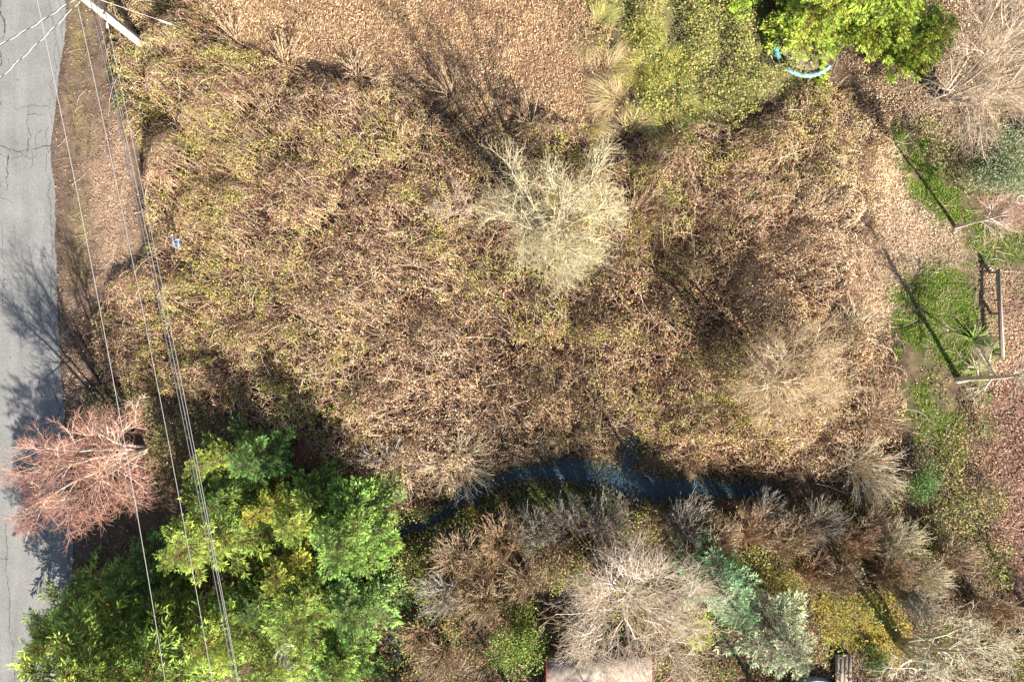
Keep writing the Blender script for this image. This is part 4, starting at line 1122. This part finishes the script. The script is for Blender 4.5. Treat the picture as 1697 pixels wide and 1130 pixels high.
wire('pale cable at the middle of the close bundle of three', 'telecom_cable', (.42, -.1, 6.0), (386, 1130), 8.0, .6, .013, (.3, .29, .28))
wire('rightmost pale cable crossing the bramble edge', 'telecom_cable', (.32, .1, 5.1), (390, 1130), 7.6, .45, .013, (.36, .34, .32))
# splice cases hanging on the cable bundle near the pole
for k, (px, py) in enumerate(((178, 32), (177, 42))):
    p = G(px, py, 5.75)
    o = tube_obj([p+[-.0, .16, 0], p+[.0, .12, 0], p+[.03, -.12, 0], p+[.03, -.16, 0]], [.03, .055, .055, .03], M_PLASTIC, (.6, .62, .66), 'splice_case', None, 8)
    tag(o, ('white splice case on the cables nearest the top edge', 'white splice case on the cables just below the other one')[k], 'splice case', 'cable splice cases')
# twisted service drops crossing the road
for k, (lb, ep, z0, ze) in enumerate((('twisted black and silver service cable, upper of the two over the road', (0, 72), 6.7, 6.1),
                                     ('twisted black and silver service cable, lower of the two over the road', (2, 131), 6.4, 5.6))):
    a = np.array([PB_[0]-.1, PB_[1]-.2, z0]); e = G(*ep, ze); b = a+(e-a)*2.2; b[2] = z0-.8
    n = 260; t = np.linspace(0, 1, n); base = a+(b-a)*t[:, None]; base[:, 2] -= 1.4*t*(1-t)
    T = nz(b-a); s1 = nz(np.cross(T, [0, 0, 1.])); s2 = np.cross(s1, T)
    L = np.linalg.norm(b-a); ph = t*L/1.25*2*np.pi
    th = thing('service_cable', lb, 'cable', a, 'service cables over the road')
    for q, (col, nm) in enumerate((((.03, .03, .035), 'black_strand'), ((.42, .42, .42), 'bare_strand'))):
        o = .02*(s1*np.cos(ph+q*np.pi)[:, None]+s2*np.sin(ph+q*np.pi)[:, None])
        tube_obj(base+o-a, .018, M_WIRE, col, nm, th, 5)
# guy wire with white guards
ga = np.array([PB_[0]+.1, PB_[1], 6.9]); ge = G(352, 64)
gu = thing('guy_wire', 'thin guy wire with white guards running into the brambles right of the pole', 'guy wire', ge)
tube_obj([(0, 0, 0), (ga-ge)*.5, ga-ge], .012, M_WIRE, (.5, .47, .42), 'strand', gu, 5)
d = (ga-ge)
tube_obj([d*.06, d*.14], .045, M_PLASTIC, (.75, .72, .68), 'guard', gu, 8)
tube_obj([d*.34, d*.40, d*.44], [.035, .05, .035], M_PLASTIC, (.72, .70, .68), 'insulator', gu, 8)

# ------------------------------------------------------------------ trampoline half hidden under the cedar
tc = G(1338, 74, .75)
tr = thing('trampoline', 'round trampoline with a torn light blue pad half hidden under the cedar', 'trampoline', (tc[0], tc[1], 0))
def ring(r0, r1, z0, z1, a0, a1, n, col, name, mat, parent):
    a = np.linspace(a0, a1, n); rng = np.random.default_rng(int(abs(a0)*100)+5)
    mb = MB(); w = rng.normal(0, .015, n)
    prof = [(r0, z0), (r0+(r1-r0)*.25, z1), (r0+(r1-r0)*.75, z1), (r1, z0)]
    V = np.stack([np.stack([np.cos(a)*(r+w), np.sin(a)*(r+w), z+w*.7], 1) for r, z in prof], 1)
    k = np.arange(n-1)[:, None]*4; j = np.arange(3)[None]
    F = np.stack([k+j, k+j+1, k+4+j+1, k+4+j], -1).reshape(-1, 4)
    mb.add(V.reshape(-1, 3), F, pick(rng, [col], len(F), .3))
    return mb.obj(name, mat, parent, smooth=False)
for a0, a1, c in ((-2.25, -.75, (.20, .35, .40)), (2.95, 3.6, (.10, .36, .42)), (.2, 1.4, (.14, .38, .44)), (1.7, 2.7, (.14, .38, .44))):
    ring(1.66, 1.90, .74, .79, a0, a1, 36, c, 'pad', M_PLASTIC, tr)
a = np.linspace(0, 2*np.pi, 49)
tube_obj(np.stack([np.cos(a)*1.88, np.sin(a)*1.88, 0*a+.71], 1), .025, M_WIRE, (.22, .23, .24), 'rim_tube', tr, 6)
mb = MB(); V = np.concatenate([[[0, 0, .66]], np.stack([np.cos(a[:-1])*1.5, np.sin(a[:-1])*1.5, 0*a[:-1]+.72], 1)])
mb.add(V, [[0, 1+k, 1+(k+1) % 48] for k in range(48)], (.20, .17, .11)); mb.obj('mat', M_SOIL, tr)
for k in range(4):
    q = k*np.pi/2+.4
    tube_obj([(math.cos(q-.25)*1.88, math.sin(q-.25)*1.88, .70), (math.cos(q-.25)*1.88, math.sin(q-.25)*1.88, .05), (math.cos(q+.25)*1.88, math.sin(q+.25)*1.88, .05), (math.cos(q+.25)*1.88, math.sin(q+.25)*1.88, .70)], .022, M_WIRE, (.55, .55, .57), 'leg', tr, 6)

# ------------------------------------------------------------------ blue grey pipes standing in the brambles
for k, (px, py, L, w, rz, lb) in enumerate(((287, 400, .62, .055, .05, 'longer blue grey pipe lying in the brambles right of the wires'),
                                           (295.5, 404, .42, .075, -.12, 'shorter blue grey pipe with a white end beside the longer pipe'))):
    p = G(px, py, 1.9)
    th = thing('plastic_pipe', lb, 'pipe', p, 'blue grey pipes in the brambles', rz)
    tube_obj([(0, -L/2, -.1), (0, L/2, .1)], w, M_PLASTIC, (.13, .19, .27), 'tube', th, 10)
    tube_obj([(0, L/2-.02, .096), (0, L/2+.05, .11)], w*1.25, M_PLASTIC, (.34, .40, .46), 'end_cap', th, 10)

# ------------------------------------------------------------------ low timber rail at right
q0 = G(1655.5, 446, .85); q1 = G(1663, 592, .85)
rl = thing('timber_rail', 'long low weathered timber rail on short posts at the right side', 'rail', (q0[0], q0[1], 0))
d = q1-q0; L = np.hypot(d[0], d[1]); an = math.atan2(d[1], d[0]); Mx = rot('Z', an)
mb = MB(); box(mb, (0, -.07, .66), (L, .07, .85), (.26, .21, .17), Mx); mb.obj('beam', M_WOOD, rl)
mb = MB(); box(mb, (.02, -.015, .85), (L-.02, .06, .875), (.42, .35, .29), Mx); mb.obj('capping', M_WOOD, rl)
for s in (.15, L*.5, L-.15):
    mb = MB(); box(mb, (s-.07, -.07, -.15), (s+.07, .07, .597), (.3, .24, .19), Mx); mb.obj('post', M_WOOD, rl)
mb = MB(); box(mb, (L*.34, -.55, .56), (L*.34+.05, .55, .597), (.2, .16, .13), Mx); mb.obj('cross_bar', M_WOOD, rl)

# dark planks at the right edge
pk = G(1686, 215, .3)
ps = thing('plank_pile', 'dark weathered planks leaning together at the right edge', 'planks', (pk[0], pk[1], 0))
for k in range(4):
    mb = MB(); box(mb, (-.95, -.42+.24*k, .18+.05*k), (.95, -.24+.24*k, .23+.05*k), (.10, .085, .075), rot('Z', -.95+.05*k)); mb.obj('plank', M_WOOD, ps)
mb = MB(); box(mb, (-.5, -.5, 0), (-.38, .5, .17), (.12, .09, .07), rot('Z', -.95)); mb.obj('bearer', M_WOOD, ps)
mb = MB(); box(mb, (.38, -.5, 0), (.5, .5, .17), (.12, .09, .07), rot('Z', -.95)); mb.obj('bearer', M_WOOD, ps)
# white hoop
hp = G(1692, 331, .5)
a = np.linspace(0, 2*np.pi, 29)
o = tube_obj(np.stack([np.cos(a)*.24, np.sin(a)*.24, .03*np.sin(a)], 1), .03, M_PLASTIC, (.75, .72, .68), 'white_hoop', None, 6)
o.location = tuple(hp); tag(o, 'small white hoop hanging in the reddish twigs at the right edge', 'hoop')

# ------------------------------------------------------------------ shed, platform and tub at the bottom edge
sh_c = [G(906, 1090, 2.4), G(1082, 1094, 2.4)]
sx0, sy1 = sh_c[0][0], sh_c[0][1]; sx1 = sh_c[1][0]
shed = thing('shed', 'shed with a tan weathered flat roof and red trim under the wide tree', 'shed', ((sx0+sx1)/2, sy1-2, 0))
hx = (sx1-sx0)/2
mb = MB()
w = .1
for (lo, hi) in (((-hx+.2, -1.8, 0), (-hx+.3, 1.8, 2.25)), ((hx-.3, -1.8, 0), (hx-.2, 1.8, 2.25)), ((-hx+.3, 1.7, 0), (hx-.3, 1.8, 2.25)), ((-hx+.3, -1.8, 0), (hx-.3, -1.7, 2.25))):
    mb = MB(); box(mb, lo, hi, (.16, .10, .07)); mb.obj('wall', M_PAINT, shed)
for k in range(3):
    y1 = 2.0-1.35*k; mb = MB(); box(mb, (-hx, y1-1.342, 2.30), (hx, y1, 2.33), (.26+.015*k, .215, .175)); mb.obj('roof_sheet', M_ROOF, shed)
mb = MB(); box(mb, (-hx+.01, -2.05, 2.252), (hx-.01, 1.98, 2.298), (.3, .25, .2)); mb.obj('roof_deck', M_WOOD, shed)
mb = MB(); box(mb, (-hx-.06, -2.05, 2.2), (-hx-.004, 2.0, 2.36), (.42, .07, .05)); mb.obj('fascia', M_PAINT, shed)
mb = MB(); box(mb, (hx+.004, -2.05, 2.2), (hx+.06, 2.0, 2.36), (.42, .07, .05)); mb.obj('fascia', M_PAINT, shed)

pf = G(1398, 1084, .3)
pl = thing('wooden_platform', 'narrow weathered wooden platform left of the twisted mossy tree', 'platform', (pf[0], pf[1], 0))
for k in range(4):
    mb = MB(); box(mb, (-.47+.238*k, -3.2, .26), (-.47+.238*k+.23, 0, .30+.004*(k % 2)), (.36, .29, .22)); mb.obj('deck_board', M_WOOD, pl)
for y in (-.1, -1.5, -3.0):
    mb = MB(); box(mb, (-.44, y-.08, -.1), (.44, y, .257), (.22, .17, .13)); mb.obj('joist', M_WOOD, pl)

tb = G(1356, 1127, .6)
tub = thing('round_tub', 'large round pale blue tub with a white rim just inside the bottom edge', 'tub', (tb[0], tb[1]-1.95, 0))
a = np.linspace(0, 2*np.pi, 65)
tube_obj(np.stack([np.cos(a)*1.9, np.sin(a)*1.9, 0*a+.6], 1), .05, M_PLASTIC, (.75, .77, .8), 'rim', tub, 8)
mb = MB(); V = np.stack([np.stack([np.cos(a)*1.9, np.sin(a)*1.9, 0*a+z], 1) for z in (-.05, .58)], 1)
k = np.arange(64)[:, None]*2; mb.add(V.reshape(-1, 3), np.concatenate([k, k+2, k+3, k+1], 1), (.25, .4, .55)); mb.obj('wall', M_PLASTIC, tub)
mb = MB(); V = np.concatenate([[[0, 0, .5]], np.stack([np.cos(a[:-1])*1.87, np.sin(a[:-1])*1.87, 0*a[:-1]+.52], 1)])
mb.add(V, [[0, 1+q, 1+(q+1) % 64] for q in range(64)], (.22, .42, .62)); mb.obj('cover', M_PLASTIC, tub)

# ------------------------------------------------------------------ dead branches and pale debris over the creek
def stick(label, pts, r, col, name='dead_branch'):
    rng = np.random.default_rng(int(pts[0][0]))
    P = []
    for px, py, z in pts: P.append(G(px, py, z))
    P = np.array(P); t = np.linspace(0, 1, 9); q = np.stack([np.interp(t, np.linspace(0, 1, len(P)), P[:, k]) for k in range(3)], 1)
    q[1:-1] += rng.normal(0, .03, (7, 3))
    th = thing(name, label, 'branch', q[0], 'dead branches by the creek')
    tube_obj(q-q[0], np.linspace(r, r*.4, 9), M_BARK, col, 'stem', th, 6)
    for k in (3, 5, 6):
        e = q[k]+(q[k+1]-q[k-1])*rng.uniform(.6, 1)+rng.normal(0, .2, 3)
        tube_obj([q[k]-q[0], e-q[0]], [r*.5, r*.25], M_BARK, col, 'side_branch', th, 4)
stick('bare pale branch lying across the left end of the creek', [(755, 840, .1), (775, 815, .25), (790, 800, .35)], .025, (.6, .5, .4))
stick('long grey branch pointing down at the left creek bank', [(575, 765, .9), (610, 790, .8), (660, 818, .6)], .03, (.58, .48, .38))
stick('whitish stick floating at the creek inlet', [(1060, 775, -.25), (1075, 790, -.25), (1085, 798, -.2)], .035, (.62, .64, .66))
stick('long straw coloured stick right of the creek end', [(1350, 800, .2), (1400, 815, .25), (1430, 818, .2)], .025, (.6, .46, .3))
stick('pale fallen branch beside the dark green corner shrub', [(1500, 765, .9), (1520, 800, .8), (1560, 803, .6)], .025, (.62, .5, .38))
